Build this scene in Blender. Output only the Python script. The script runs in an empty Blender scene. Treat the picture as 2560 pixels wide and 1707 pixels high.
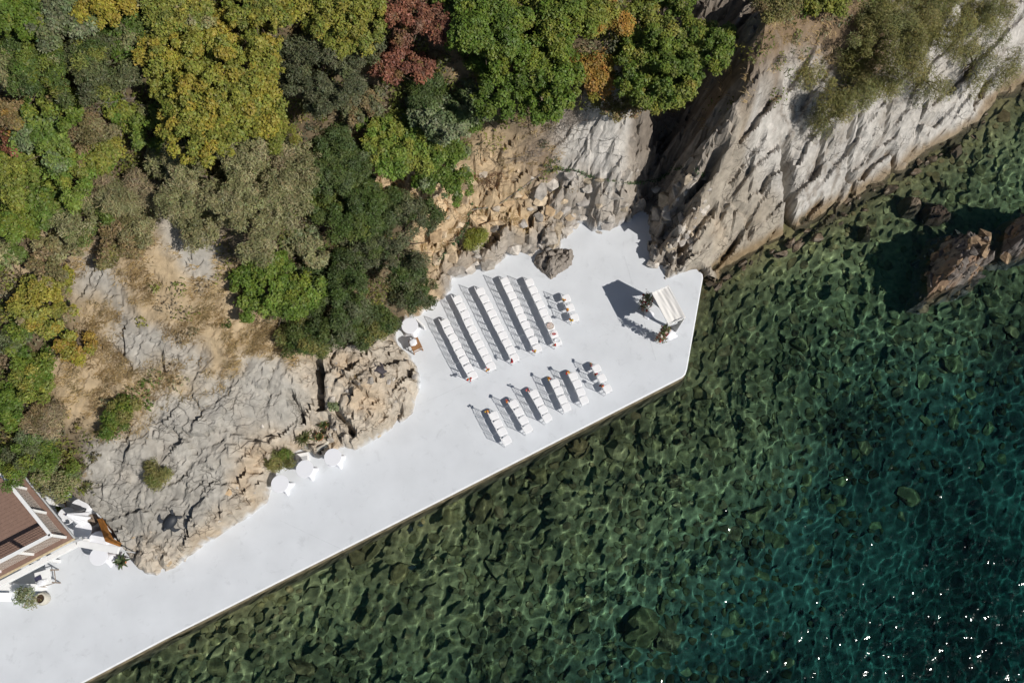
import bpy, bmesh, math, random
import numpy as np
from mathutils import Vector, Matrix

# ------------------------------------------------------------------ camera, sky, sun, exposure
sc = bpy.context.scene
COL = sc.collection
FPX, CAM_H = 2100.0, 41.0
TILT = math.atan((1512.0 - 853.5) / FPX)
cam = bpy.data.cameras.new('camera'); camo = bpy.data.objects.new('camera', cam); COL.objects.link(camo)
cam.sensor_width = 36.0; cam.lens = FPX / 2560.0 * 36.0; cam.clip_end = 500.0; cam.clip_start = 0.5
camo.location = (0, 0, CAM_H); camo.rotation_euler = (TILT, 0, 0)
sc.camera = camo

SUN_EL = math.radians(43.3)
SUN_AZ = math.atan2(-1.20, 2.13)                    # direction towards the sun, in the ground plane
world = bpy.data.worlds.new('World'); sc.world = world; world.use_nodes = True
wn = world.node_tree
sky = wn.nodes.new('ShaderNodeTexSky'); sky.sky_type = 'NISHITA'; sky.sun_disc = False
sky.sun_elevation = SUN_EL; sky.sun_rotation = math.pi / 2 - SUN_AZ
sky.air_density = 1.0; sky.dust_density = 0.6; sky.ozone_density = 1.0
wn.nodes['Background'].inputs[1].default_value = 0.05
wn.links.new(sky.outputs[0], wn.nodes['Background'].inputs[0])
sunl = bpy.data.lights.new('sun', 'SUN'); sunl.energy = 4.3; sunl.angle = math.radians(0.53); sunl.color = (1.0, 0.955, 0.89)
suno = bpy.data.objects.new('sun', sunl); COL.objects.link(suno)
sdir = Vector((math.cos(SUN_EL) * math.cos(SUN_AZ), math.cos(SUN_EL) * math.sin(SUN_AZ), math.sin(SUN_EL)))
suno.rotation_euler = sdir.to_track_quat('Z', 'Y').to_euler()
suno.location = sdir * 60
sunl.cycles.is_caustics_light = True                # sunlight focused by the ripples onto the sea bed
sc.view_settings.view_transform = 'Standard'; sc.view_settings.look = 'None'
sc.view_settings.exposure = 0.0; sc.view_settings.gamma = 1.0; sc.view_settings.use_curve_mapping = False
sc.cycles.use_denoising = True
sc.cycles.use_adaptive_sampling = True; sc.cycles.adaptive_threshold = 0.03
sc.cycles.max_bounces = 6; sc.cycles.diffuse_bounces = 3; sc.cycles.transparent_max_bounces = 8
sc.cycles.sample_clamp_indirect = 4.0

# ------------------------------------------------------------------ helpers
rng = np.random.default_rng(7)
random.seed(7)
CT, ST = math.cos(TILT), math.sin(TILT)
def P(px, py, z=0.0):
    """ground position, at height z, of a spot measured in the photograph"""
    a = (px - 1280.0) / FPX; b = -(py - 853.5) / FPX
    dx, dy, dz = a, b * CT + ST, b * ST - CT
    k = (CAM_H - z) / -dz
    return np.array([dx * k, dy * k, z])
def pxm(z, px=1280., py=853.):
    """photograph pixels per metre around that spot"""
    p = P(px, py, z)
    return FPX / (p[1] * ST + (CAM_H - z) * CT)
def V3(p): return Vector((float(p[0]), float(p[1]), float(p[2])))

def sstep(a, b, x):
    t = np.clip((x - a) / (b - a), 0, 1); return t * t * (3 - 2 * t)
def _h(ix, iy, s):
    n = (ix.astype(np.int64) * 374761393 + iy.astype(np.int64) * 668265263 + s * 1442695041) & 0x7fffffff
    n = ((n ^ (n >> 13)) * 1274126177) & 0x7fffffff
    n = ((n ^ (n >> 16)) * 2246822519) & 0x7fffffff
    return (n & 0xffff) / 65535.0
def vnoise(x, y, s=0):
    ix, iy = np.floor(x), np.floor(y); fx, fy = x - ix, y - iy
    ux, uy = fx * fx * (3 - 2 * fx), fy * fy * (3 - 2 * fy)
    a, b = _h(ix, iy, s), _h(ix + 1, iy, s); c, d = _h(ix, iy + 1, s), _h(ix + 1, iy + 1, s)
    return (a + (b - a) * ux) * (1 - uy) + (c + (d - c) * ux) * uy
def fbm(x, y, s=0, o=4, g=0.5):
    v = 0; a = 1; t = 0
    for k in range(o):
        v = v + a * (vnoise(x * 2 ** k + 17.3 * k, y * 2 ** k - 9.1 * k, s + k) - 0.5); t += a; a *= g
    return v / t * 2
def worley(x, y, s=0):
    ix, iy = np.floor(x), np.floor(y)
    F1 = np.full(x.shape, 9.0); F2 = np.full(x.shape, 9.0)
    bx = np.zeros(x.shape); by = np.zeros(x.shape); r0 = np.zeros(x.shape); r1 = np.zeros(x.shape); r2 = np.zeros(x.shape)
    for i in (-1, 0, 1):
        for j in (-1, 0, 1):
            cx, cy = ix + i, iy + j
            qx = cx + 0.1 + 0.8 * _h(cx, cy, s); qy = cy + 0.1 + 0.8 * _h(cx, cy, s + 5)
            d = np.hypot(x - qx, y - qy)
            m = d < F1
            F2 = np.where(m, F1, np.minimum(F2, d))
            bx = np.where(m, x - qx, bx); by = np.where(m, y - qy, by)
            r0 = np.where(m, _h(cx, cy, s + 11), r0); r1 = np.where(m, _h(cx, cy, s + 12), r1); r2 = np.where(m, _h(cx, cy, s + 13), r2)
            F1 = np.where(m, d, F1)
    return F1, F2, bx, by, r0, r1, r2
def blocks(x, y, s, seed, off, tilt, gw, gd, ang=0.0, stretch=1.0):
    c, n = math.cos(ang), math.sin(ang)
    u, v = (x * c + y * n) / stretch / s, (-x * n + y * c) / s
    F1, F2, bx, by, r0, r1, r2 = worley(u, v, seed)
    z = off * (r0 - .5) * 2 + tilt * ((r1 - .5) * bx + (r2 - .5) * by) * 2 * s
    return z - gd * np.clip(1 - (F2 - F1) / gw, 0, 1) ** 1.3

def np_mesh(name, V, F, smooth=False, col=None, attr='tint'):
    V = np.asarray(V, np.float32); F = np.asarray(F, np.int32); k = F.shape[1]
    me = bpy.data.meshes.new(name)
    me.vertices.add(len(V)); me.vertices.foreach_set('co', V.ravel())
    me.loops.add(F.size); me.loops.foreach_set('vertex_index', F.ravel())
    me.polygons.add(len(F)); me.polygons.foreach_set('loop_start', np.arange(len(F), dtype=np.int32) * k)
    me.polygons.foreach_set('use_smooth', np.full(len(F), bool(smooth)))
    if col is not None:
        ca = me.color_attributes.new(attr, 'FLOAT_COLOR', 'POINT')
        c4 = np.ones((len(V), 4), np.float32); c4[:, :np.shape(col)[-1]] = col
        ca.data.foreach_set('color', c4.ravel())
    me.update(calc_edges=True)
    return me
def link(name, data, parent=None, mat=None, loc=None, rot=None):
    o = bpy.data.objects.new(name, data); COL.objects.link(o)
    if parent is not None: o.parent = parent
    if mat is not None and data is not None and len(data.materials) == 0: data.materials.append(mat)
    if loc is not None: o.location = loc
    if rot is not None: o.rotation_euler = rot
    return o
def tag(o, label=None, cat=None, group=None, kind=None):
    if label: o['label'] = label
    if cat: o['category'] = cat
    if group: o['group'] = group
    if kind: o['kind'] = kind
    return o
def thing(name, loc, label, cat, group=None, rz=0.0):
    o = link(name, None, loc=V3(loc), rot=(0, 0, rz)); o.empty_display_size = 0.2
    return tag(o, label, cat, group, 'thing')

class MB:
    def __init__(s): s.v = []; s.f = []
    def add(s, v, f):
        n = len(s.v); s.v += [tuple(map(float, p)) for p in v]; s.f += [tuple(i + n for i in q) for q in f]; return s
    def box(s, c, d, rz=0.0, rx=0.0, ry=0.0):
        M = Matrix.Rotation(rz, 3, 'Z') @ Matrix.Rotation(ry, 3, 'Y') @ Matrix.Rotation(rx, 3, 'X')
        pts = [Vector(c) + M @ Vector((x * d[0] / 2, y * d[1] / 2, z * d[2] / 2)) for z in (-1, 1) for y in (-1, 1) for x in (-1, 1)]
        return s.add(pts, [(0, 2, 3, 1), (4, 5, 7, 6), (0, 1, 5, 4), (2, 6, 7, 3), (0, 4, 6, 2), (1, 3, 7, 5)])
    def bar(s, a, b, w, h=None, up=(0, 0, 1)):
        h = h or w; a, b = Vector(a), Vector(b); d = (b - a).normalized(); u = Vector(up)
        if abs(d.dot(u)) > .97: u = Vector((1, 0, 0))
        r = d.cross(u).normalized(); u = r.cross(d).normalized()
        pts = [p + r * (w / 2 * i) + u * (h / 2 * j) for p in (a, b) for j in (-1, 1) for i in (-1, 1)]
        return s.add(pts, [(0, 1, 3, 2), (4, 6, 7, 5), (0, 4, 5, 1), (2, 3, 7, 6), (0, 2, 6, 4), (1, 5, 7, 3)])
    def tube(s, pts, rad, n=6, cap=True):
        pts = [Vector(p) for p in pts]; k = len(pts)
        rad = list(rad) if hasattr(rad, '__len__') else [rad] * k
        vs = []
        for i, p in enumerate(pts):
            d = (pts[min(i + 1, k - 1)] - pts[max(i - 1, 0)]).normalized()
            u = Vector((0, 0, 1)) if abs(d.z) < .9 else Vector((1, 0, 0))
            r = d.cross(u).normalized(); u = r.cross(d)
            vs += [p + (r * math.cos(2 * math.pi * j / n) + u * math.sin(2 * math.pi * j / n)) * rad[i] for j in range(n)]
        fs = [(i * n + j, i * n + (j + 1) % n, (i + 1) * n + (j + 1) % n, (i + 1) * n + j) for i in range(k - 1) for j in range(n)]
        if cap: fs += [tuple(range(n - 1, -1, -1)), tuple((k - 1) * n + j for j in range(n))]
        return s.add(vs, fs)
    def lathe(s, prof, n=32, c=(0, 0, 0), fn=None, close=True):
        vs = []
        for (r, z) in prof:
            for j in range(n):
                t = 2 * math.pi * j / n; rr = r if fn is None else fn(r, z, t)
                vs.append((c[0] + rr * math.cos(t), c[1] + rr * math.sin(t), c[2] + z))
        k = len(prof)
        fs = [(i * n + j, i * n + (j + 1) % n, (i + 1) * n + (j + 1) % n, (i + 1) * n + j) for i in range(k - 1) for j in range(n)]
        if close: fs += [tuple(range(n - 1, -1, -1)), tuple((k - 1) * n + j for j in range(n))]
        return s.add(vs, fs)
    def prism(s, poly, z0, z1):
        n = len(poly); vs = [(p[0], p[1], z0) for p in poly] + [(p[0], p[1], z1) for p in poly]
        fs = [tuple(range(n - 1, -1, -1)), tuple(range(n, 2 * n))] + [(i, (i + 1) % n, n + (i + 1) % n, n + i) for i in range(n)]
        return s.add(vs, fs)
    def mesh(s, name, smooth=False):
        me = bpy.data.meshes.new(name); me.from_pydata(s.v, [], s.f); me.validate(); me.update()
        if smooth:
            for p in me.polygons: p.use_smooth = True
        return me
    def build(s, name, mat, parent=None, smooth=False, loc=None, rot=None, bevel=0.0):
        o = link(name, s.mesh(name, smooth), parent, mat, loc, rot)
        if bevel:
            b = o.modifiers.new('bevel', 'BEVEL'); b.width = bevel; b.segments = 2; b.limit_method = 'ANGLE'
        return o

# ------------------------------------------------------------------ materials
def mat(name, col, rough=0.7, spec=0.3, noise=0.0, nscale=8.0, bump=0.0, bscale=20.0, metal=0.0, attr=None, trans=0.0):
    m = bpy.data.materials.new(name); m.use_nodes = True; nt = m.node_tree; L = nt.links
    b = nt.nodes['Principled BSDF']; b.inputs['Roughness'].default_value = rough
    b.inputs['Specular IOR Level'].default_value = spec; b.inputs['Metallic'].default_value = metal
    src = None
    if attr:
        a = nt.nodes.new('ShaderNodeAttribute'); a.attribute_name = attr; src = a.outputs['Color']
    else:
        c = nt.nodes.new('ShaderNodeRGB'); c.outputs[0].default_value = (*col, 1); src = c.outputs[0]
    geo = nt.nodes.new('ShaderNodeNewGeometry')
    if noise:
        n = nt.nodes.new('ShaderNodeTexNoise'); n.inputs['Scale'].default_value = nscale; n.inputs['Detail'].default_value = 6
        L.new(geo.outputs['Position'], n.inputs['Vector'])
        r = nt.nodes.new('ShaderNodeMapRange'); r.inputs['From Min'].default_value = .3; r.inputs['From Max'].default_value = .7
        r.inputs['To Min'].default_value = 1 - noise; r.inputs['To Max'].default_value = 1 + noise
        L.new(n.outputs['Fac'], r.inputs['Value'])
        mx = nt.nodes.new('ShaderNodeVectorMath'); mx.operation = 'SCALE'
        L.new(src, mx.inputs[0]); L.new(r.outputs[0], mx.inputs['Scale']); src = mx.outputs[0]
    L.new(src, b.inputs['Base Color'])
    if bump:
        n2 = nt.nodes.new('ShaderNodeTexNoise'); n2.inputs['Scale'].default_value = bscale; n2.inputs['Detail'].default_value = 8
        n2.inputs['Roughness'].default_value = .65
        L.new(geo.outputs['Position'], n2.inputs['Vector'])
        bp = nt.nodes.new('ShaderNodeBump'); bp.inputs['Strength'].default_value = 1.0; bp.inputs['Distance'].default_value = bump
        L.new(n2.outputs['Fac'], bp.inputs['Height']); L.new(bp.outputs[0], b.inputs['Normal'])
    if trans:
        t = nt.nodes.new('ShaderNodeBsdfTranslucent'); L.new(src, t.inputs[0])
        mix = nt.nodes.new('ShaderNodeMixShader'); mix.inputs[0].default_value = trans
        L.new(b.outputs[0], mix.inputs[1]); L.new(t.outputs[0], mix.inputs[2]); L.new(mix.outputs[0], nt.nodes['Material Output'].inputs[0])
    return m
M = {}
M['white_plastic'] = mat('white_plastic', (.82, .82, .83), .35, .4)
M['white_cloth'] = mat('white_cloth', (.80, .81, .85), .8, .2, trans=.06)
M['ivory_cloth'] = mat('ivory_cloth', (.84, .815, .775), .85, .15, trans=.08)
M['white_paint'] = mat('white_paint', (.80, .80, .79), .6, .3, noise=.05, nscale=3)
M['grey_paint'] = mat('grey_paint', (.50, .51, .52), .6, .3, noise=.08, nscale=4)
M['wood'] = mat('wood', (.30, .16, .075), .6, .3, noise=.25, nscale=14)
M['old_wood'] = mat('old_wood', (.26, .21, .17), .8, .2, noise=.25, nscale=16)
M['fascia'] = mat('fascia', (.55, .45, .29), .7, .2, noise=.2, nscale=9)
M['deck'] = mat('deck', (.235, .15, .115), .75, .25, noise=.10, nscale=6)
M['rust'] = mat('rust', (.36, .15, .035), .85, .2, noise=.35, nscale=5, bump=.004, bscale=40)
M['slate'] = mat('slate', (.022, .026, .034), .55, .4, noise=.2, nscale=20)
M['plum'] = mat('plum', (.055, .048, .055), .7, .3, noise=.2, nscale=20)
M['terracotta'] = mat('terracotta', (.50, .21, .10), .8, .2, noise=.15, nscale=9)
M['beige_pot'] = mat('beige_pot', (.52, .49, .42), .75, .2, noise=.08, nscale=9)
M['earth'] = mat('earth', (.07, .045, .03), .95, .1, noise=.4, nscale=20)
M['bark'] = mat('bark', (.11, .085, .065), .9, .1, noise=.3, nscale=15)
M['dead_twig'] = mat('dead_twig', (.25, .215, .185), .9, .1, noise=.25, nscale=10)
M['dark_twig'] = mat('dark_twig', (.06, .05, .045), .9, .1)
M['leaf'] = mat('leaf', (.1, .1, .05), .55, .35, attr='tint', trans=.22)
M['straw'] = mat('straw', (.5, .4, .2), .8, .15, attr='tint', trans=.15)
M['petal'] = mat('petal', (.5, .1, .05), .7, .2, attr='tint', trans=.15)
M['dark_box'] = mat('dark_box', (.05, .05, .09), .5, .4)
M['wicker'] = mat('wicker', (.33, .26, .20), .8, .2, noise=.3, nscale=60)
M['glassy'] = mat('glassy', (.72, .74, .76), .12, .6)
M['lip'] = mat('lip', (.70, .715, .73), .6, .3, noise=.06, nscale=3)
M['wall_side'] = mat('wall_side', (.19, .155, .10), .9, .2, noise=.45, nscale=2.5, bump=.02, bscale=12)
M['rail_wire'] = mat('rail_wire', (.62, .55, .48), .6, .3)

def rock_mat():
    m = mat('rock', (.4, .4, .4), .93, .12, noise=.17, nscale=3.2, attr='tint')
    nt = m.node_tree; L = nt.links; b = nt.nodes['Principled BSDF']; geo = nt.nodes['Geometry']
    def tex(kind, sc_, **k):
        n = nt.nodes.new(kind); n.inputs['Scale'].default_value = sc_; L.new(geo.outputs['Position'], n.inputs['Vector'])
        for a, v in k.items(): n.inputs[a].default_value = v
        return n
    n1 = tex('ShaderNodeTexNoise', 5.0, Detail=9, Roughness=.68)
    n2 = tex('ShaderNodeTexNoise', 22.0, Detail=5, Roughness=.6)
    ad = nt.nodes.new('ShaderNodeMath'); ad.operation = 'MULTIPLY_ADD'; ad.inputs[1].default_value = .35
    L.new(n2.outputs['Fac'], ad.inputs[0]); L.new(n1.outputs['Fac'], ad.inputs[2])
    wv = nt.nodes.new('ShaderNodeVectorMath'); wv.operation = 'MULTIPLY_ADD'; wv.inputs[1].default_value = (.35, .35, .35)
    n3 = tex('ShaderNodeTexNoise', 2.2, Detail=4); L.new(n3.outputs['Color'], wv.inputs[0]); L.new(geo.outputs['Position'], wv.inputs[2])
    src = b.inputs['Base Color'].links[0].from_socket; hgt = ad.outputs[0]
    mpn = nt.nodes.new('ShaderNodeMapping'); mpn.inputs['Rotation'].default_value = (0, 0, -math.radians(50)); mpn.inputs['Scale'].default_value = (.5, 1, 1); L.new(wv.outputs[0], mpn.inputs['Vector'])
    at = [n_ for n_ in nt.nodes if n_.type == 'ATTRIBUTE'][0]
    for sc_, wd, dk in ((1.0, .020, .28), (2.3, .026, .45)):  # thin crack lines: the shade inside cracks put into the colour, plus bump
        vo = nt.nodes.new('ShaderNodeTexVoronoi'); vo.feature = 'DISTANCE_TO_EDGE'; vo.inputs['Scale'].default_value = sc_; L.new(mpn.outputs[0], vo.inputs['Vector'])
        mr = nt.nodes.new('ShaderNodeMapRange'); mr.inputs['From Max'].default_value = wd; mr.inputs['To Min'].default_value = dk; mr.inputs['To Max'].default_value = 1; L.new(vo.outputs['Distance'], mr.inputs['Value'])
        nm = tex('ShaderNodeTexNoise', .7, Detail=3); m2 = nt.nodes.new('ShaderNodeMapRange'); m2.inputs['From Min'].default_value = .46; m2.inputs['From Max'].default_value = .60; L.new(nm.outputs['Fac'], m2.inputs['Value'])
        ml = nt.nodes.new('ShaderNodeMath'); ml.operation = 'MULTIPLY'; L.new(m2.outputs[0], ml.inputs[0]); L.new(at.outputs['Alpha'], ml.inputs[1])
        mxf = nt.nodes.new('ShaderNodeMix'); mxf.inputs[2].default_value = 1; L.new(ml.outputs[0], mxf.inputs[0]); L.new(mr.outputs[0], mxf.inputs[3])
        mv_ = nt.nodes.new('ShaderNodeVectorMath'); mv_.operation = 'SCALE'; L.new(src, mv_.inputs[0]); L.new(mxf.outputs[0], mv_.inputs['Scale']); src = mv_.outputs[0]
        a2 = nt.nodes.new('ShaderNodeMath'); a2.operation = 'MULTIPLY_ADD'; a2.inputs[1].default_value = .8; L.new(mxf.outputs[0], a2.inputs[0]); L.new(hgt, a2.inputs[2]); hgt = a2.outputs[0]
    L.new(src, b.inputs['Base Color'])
    bp = nt.nodes.new('ShaderNodeBump'); bp.inputs['Strength'].default_value = .7; bp.inputs['Distance'].default_value = .07
    L.new(hgt, bp.inputs['Height']); L.new(bp.outputs[0], b.inputs['Normal'])
    return m
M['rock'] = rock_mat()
def terrace_mat():
    m = mat('painted_concrete', (.62, .645, .675), .62, .3, noise=.055, nscale=.7)
    nt = m.node_tree; L = nt.links; b = nt.nodes['Principled BSDF']; geo = nt.nodes['Geometry']
    n = nt.nodes.new('ShaderNodeTexNoise'); n.inputs['Scale'].default_value = 1.6; n.inputs['Detail'].default_value = 10; n.inputs['Roughness'].default_value = .72
    n.inputs['Distortion'].default_value = .6; L.new(geo.outputs['Position'], n.inputs['Vector'])
    r = nt.nodes.new('ShaderNodeMapRange'); r.inputs['From Min'].default_value = .56; r.inputs['From Max'].default_value = .80
    r.inputs['To Min'].default_value = 1; r.inputs['To Max'].default_value = .76; L.new(n.outputs['Fac'], r.inputs['Value'])
    src = b.inputs['Base Color'].links[0].from_socket
    mx = nt.nodes.new('ShaderNodeVectorMath'); mx.operation = 'SCALE'; L.new(src, mx.inputs[0]); L.new(r.outputs[0], mx.inputs['Scale']); L.new(mx.outputs[0], b.inputs['Base Color'])
    n2 = nt.nodes.new('ShaderNodeTexNoise'); n2.inputs['Scale'].default_value = 2.4; n2.inputs['Detail'].default_value = 8; n2.inputs['Roughness'].default_value = .6; L.new(geo.outputs['Position'], n2.inputs['Vector'])
    bp = nt.nodes.new('ShaderNodeBump'); bp.inputs['Strength'].default_value = .6; bp.inputs['Distance'].default_value = .012; L.new(n2.outputs['Fac'], bp.inputs['Height']); L.new(bp.outputs[0], b.inputs['Normal'])
    return m
M['terrace'] = terrace_mat()
def stone_mat(name, ramp, rnd):
    m = mat(name, (.2, .2, .2), .9, .15, noise=.35, nscale=4.0, bump=.05, bscale=9, attr=None if rnd else 'tint')
    if rnd:
        nt = m.node_tree; L = nt.links
        oi = nt.nodes.new('ShaderNodeObjectInfo'); cr = nt.nodes.new('ShaderNodeValToRGB')
        cr.color_ramp.interpolation = 'CONSTANT'
        while len(cr.color_ramp.elements) > 1: cr.color_ramp.elements.remove(cr.color_ramp.elements[0])
        cr.color_ramp.elements[0].position = 0; cr.color_ramp.elements[0].color = (*ramp[0], 1)
        for i, c in enumerate(ramp[1:]):
            e = cr.color_ramp.elements.new((i + 1) / len(ramp)); e.color = (*c, 1)
        L.new(oi.outputs['Random'], cr.inputs[0])
        rgb = [n for n in nt.nodes if n.type == 'RGB'][0]
        for l in list(rgb.outputs[0].links): L.new(cr.outputs[0], l.to_socket)
    return m
SEA_RAMP = [(.21, .17, .075), (.13, .115, .055), (.27, .235, .115), (.19, .125, .065), (.10, .085, .045), (.33, .30, .16), (.23, .195, .09), (.16, .15, .07), (.22, .14, .08)]
SEA_RAMP = [tuple(.9 * (v * .6 + w_ * .4) for v, w_ in zip(c, (.225, .175, .075))) for c in SEA_RAMP]
M['sea_stone'] = stone_mat('sea_stone', SEA_RAMP, True)
M['sea_stones'] = stone_mat('sea_stones', SEA_RAMP, False)
ROCK_RAMP = [(.40, .36, .31), (.46, .42, .37), (.34, .31, .275), (.43, .36, .27), (.50, .46, .41), (.38, .35, .32)]
M['land_stone'] = stone_mat('land_stone', ROCK_RAMP, True)
OCHRE_RAMP = [(.46, .33, .20), (.52, .40, .26), (.40, .31, .21), (.55, .44, .31), (.42, .36, .29)]
M['wet_stone'] = mat('wet_stone', (.14, .10, .065), .5, .4, noise=.45, nscale=5, bump=.04, bscale=9)
M['ochre_stone'] = stone_mat('ochre_stone', OCHRE_RAMP, True)

# ------------------------------------------------------------------ outlines of the place (spots measured in the photograph)
SEA_EDGE = [(-620, 2121), (196, 1708), (400, 1600), (1096, 1250), (1704, 941), (1711, 934), (1715, 922), (1755, 694), (1754, 686), (1748, 681)]
BACK_EDGE = [(1725, 683), (1707, 689), (1685, 703), (1660, 713), (1640, 720), (1645, 703), (1652, 690), (1650, 680), (1633, 671), (1624, 665), (1617, 648), (1611, 623),
    (1609, 590), (1610, 559), (1606, 551), (1600, 547), (1582, 559), (1573, 564), (1540, 573), (1503, 583), (1487, 588), (1474, 585), (1464, 572), (1461, 564), (1436, 569), (1429, 579),
    (1405, 623), (1404, 628), (1369, 634), (1337, 640), (1321, 638), (1302, 634), (1286, 636), (1273, 645), (1241, 674), (1226, 680), (1211, 690), (1199, 680), (1190, 682), (1172, 692), (1155, 697),
    (1136, 701), (1133, 706), (1140, 721), (1126, 735), (1116, 752), (1095, 763), (1071, 780), (1055, 794), (1028, 800), (1001, 815), (994, 843), (1004, 868), (1015, 876), (1032, 885), (1050, 916),
    (1058, 944), (1057, 969), (1046, 1000), (1043, 1020), (1044, 1040), (1015, 1058), (983, 1077), (937, 1108), (910, 1124), (888, 1134), (866, 1128), (854, 1129), (842, 1147), (811, 1150), (799, 1155),
    (781, 1147), (774, 1132), (765, 1129), (744, 1135), (744, 1157), (732, 1178), (713, 1170), (701, 1175), (695, 1193), (683, 1233), (681, 1257), (666, 1271), (640, 1286), (618, 1300), (580, 1326),
    (540, 1353), (516, 1370), (479, 1394), (447, 1421), (418, 1438), (394, 1451), (360, 1443), (333, 1428), (318, 1407), (312, 1395), (304, 1359), (288, 1333), (270, 1297), (255, 1282), (240, 1274),
    (214, 1249), (150, 1225), (60, 1215), (-100, 1235), (-620, 1300)]
TERR = np.array([P(*q)[:2] for q in SEA_EDGE + BACK_EDGE])
WZ = -0.6
SHORE_PX = [(1760, 690), (1800, 672), (1850, 646), (1900, 622), (1950, 597), (2000, 570), (2050, 544), (2100, 515), (2150, 484), (2200, 452), (2250, 423), (2300, 391), (2350, 360), (2400, 326), (2450, 291), (2500, 255), (2560, 213), (2700, 120), (2900, -20)]
SHORE = np.array([P(a, b, WZ)[:2] for a, b in SHORE_PX])
off = np.array([0.35, -0.45])
SEAPOLY = np.concatenate([np.array([P(*q)[:2] for q in SEA_EDGE[:8]]), SHORE + off, [[75, 45], [75, -45], [-60, -45]]])
def inside(poly, x, y):
    r = np.zeros(x.shape, bool); n = len(poly)
    for i in range(n):
        x0, y0 = poly[i]; x1, y1 = poly[(i + 1) % n]
        if y0 == y1: continue
        c = ((y0 > y) != (y1 > y)) & (x < (x1 - x0) * (y - y0) / (y1 - y0) + x0)
        r ^= c
    return r
def segdist(line, x, y, closed=False):
    d = np.full(x.shape, 1e9); n = len(line)
    for i in range(n if closed else n - 1):
        ax, ay = line[i][:2]; bx, by = line[(i + 1) % n][:2]
        L2 = (bx - ax) ** 2 + (by - ay) ** 2 + 1e-9
        t = np.clip(((x - ax) * (bx - ax) + (y - ay) * (by - ay)) / L2, 0, 1)
        d = np.minimum(d, np.hypot(x - ax - t * (bx - ax), y - ay - t * (by - ay)))
    return d

# heights (photo spot, metres above the terrace)
CP = [(390, 1440, .3), (300, 1350, 1.0), (450, 1350, 1.2), (560, 1250, 1.7), (650, 1210, 1.3), (420, 1250, 2.1), (300, 1250, 2.3), (255, 1200, 2.8), (200, 1180, 3.0), (500, 1150, 2.7), (400, 1100, 3.4),
 (300, 1020, 4.2), (600, 1080, 2.7), (700, 1000, 2.8), (760, 1090, .9), (800, 1075, .8), (820, 1110, .7), (715, 1130, 1.1), (860, 1050, 1.9), (950, 980, 2.0), (1025, 950, 1.3), (1000, 890, 1.8), (930, 900, 2.5), (800, 920, 3.2), (700, 900, 3.9),
 (560, 950, 3.9), (450, 900, 4.8), (300, 850, 5.5), (150, 900, 5.6), (50, 1000, 4.6), (50, 1130, 3.8), (-60, 1200, 3.2), (600, 800, 4.9), (700, 800, 4.2), (880, 780, 2.8), (990, 760, 1.7), (1040, 700, 1.6), (1000, 650, 2.8), (900, 600, 4.4),
 (700, 620, 5.9), (500, 700, 6.3), (300, 700, 6.9), (100, 700, 7.2), (100, 500, 9.0), (400, 550, 8.2), (600, 450, 8.4), (820, 450, 6.6), (980, 480, 5.2), (1080, 520, 4.0), (1090, 600, 2.9), (1160, 610, 2.0), (1250, 560, 2.1), (1200, 480, 3.6),
 (1080, 420, 5.6), (950, 330, 7.2), (780, 300, 8.6), (550, 250, 10.2), (300, 300, 10.7), (60, 300, 11.2), (60, 100, 13.2), (300, 80, 13.0), (550, 60, 12.4), (800, 120, 10.8), (1000, 150, 9.8), (1150, 300, 7.6), (1250, 400, 5.2), (1300, 200, 8.6),
 (1300, 50, 10.8), (1350, 350, 5.7), (1400, 520, 1.9), (1350, 450, 3.6), (1450, 470, 3.1), (1450, 340, 5.4), (1500, 540, 1.3), (1550, 470, 2.9), (1550, 400, 4.3), (1560, 300, 6.2), (1590, 220, 7.6), (1550, 120, 9.2),
 (1590, 545, .5), (1615, 530, .6), (1610, 470, 1.2), (1650, 400, 1.9), (1690, 310, 2.9), (1735, 220, 4.2), (1760, 110, 6.0), (1740, 20, 7.4), (1800, 100, 6.6),
 (1640, 640, .7), (1640, 590, .6), (1670, 570, 1.4), (1710, 520, 3.4), (1745, 440, 4.7), (1790, 350, 6.4), (1840, 260, 7.9), (1880, 160, 9.3), (1880, 40, 10.4),
 (1690, 680, .5), (1720, 640, 1.0), (1780, 590, 1.5), (1800, 500, 2.9), (1900, 520, 1.8), (1900, 400, 3.7), (2000, 440, 2.2), (2000, 330, 4.0), (2100, 390, 2.1), (2100, 280, 4.0), (2200, 320, 2.2), (2200, 200, 4.3), (2300, 250, 2.4), (2300, 130, 4.2),
 (2400, 180, 2.2), (2400, 80, 4.0), (2500, 130, 1.8), (1980, 220, 5.8), (2050, 120, 7.0), (2150, 60, 7.2), (2300, 20, 5.8), (2450, 20, 4.2), (2560, 40, 2.6), (2000, 20, 8.6),
 (1730, 900, -2.0), (1790, 740, -1.6), (2000, 640, -1.8), (2200, 520, -1.6), (2400, 420, -1.8), (2520, 340, -1.7), (2200, 700, -2.8), (1500, 1070, -2.0), (1200, 1220, -2.0), (800, 1420, -2.0), (400, 1640, -2.1), (1000, 1600, -2.9), (1500, 1400, -3.2),
 (1300, 1690, -3.5), (1900, 1100, -3.2), (2300, 900, -3.8), (2550, 750, -3.2), (2100, 1300, -5.0), (2500, 1200, -5.8), (1900, 1600, -5.2), (2300, 1600, -7.0), (2560, 1690, -8.0), (2400, 640, -2.6), (700, 1690, -2.8)]
CP += [(a, b, WZ) for a, b in SHORE_PX]
CPW = [P(a, b, z) for a, b, z in CP]
CPW += [np.array(p, float) for p in [(-48, 40, 18), (-20, 50, 18), (10, 50, 15), (45, 52, 6), (-48, 8, 6), (-52, -6, 3), (-48, -30, -4), (0, -34, -6), (60, -34, -12), (65, 10, -8), (65, 30, -3), (-40, 25, 14.5), (25, 40, 9.5)]]
CPW = np.array(CPW)
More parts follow.
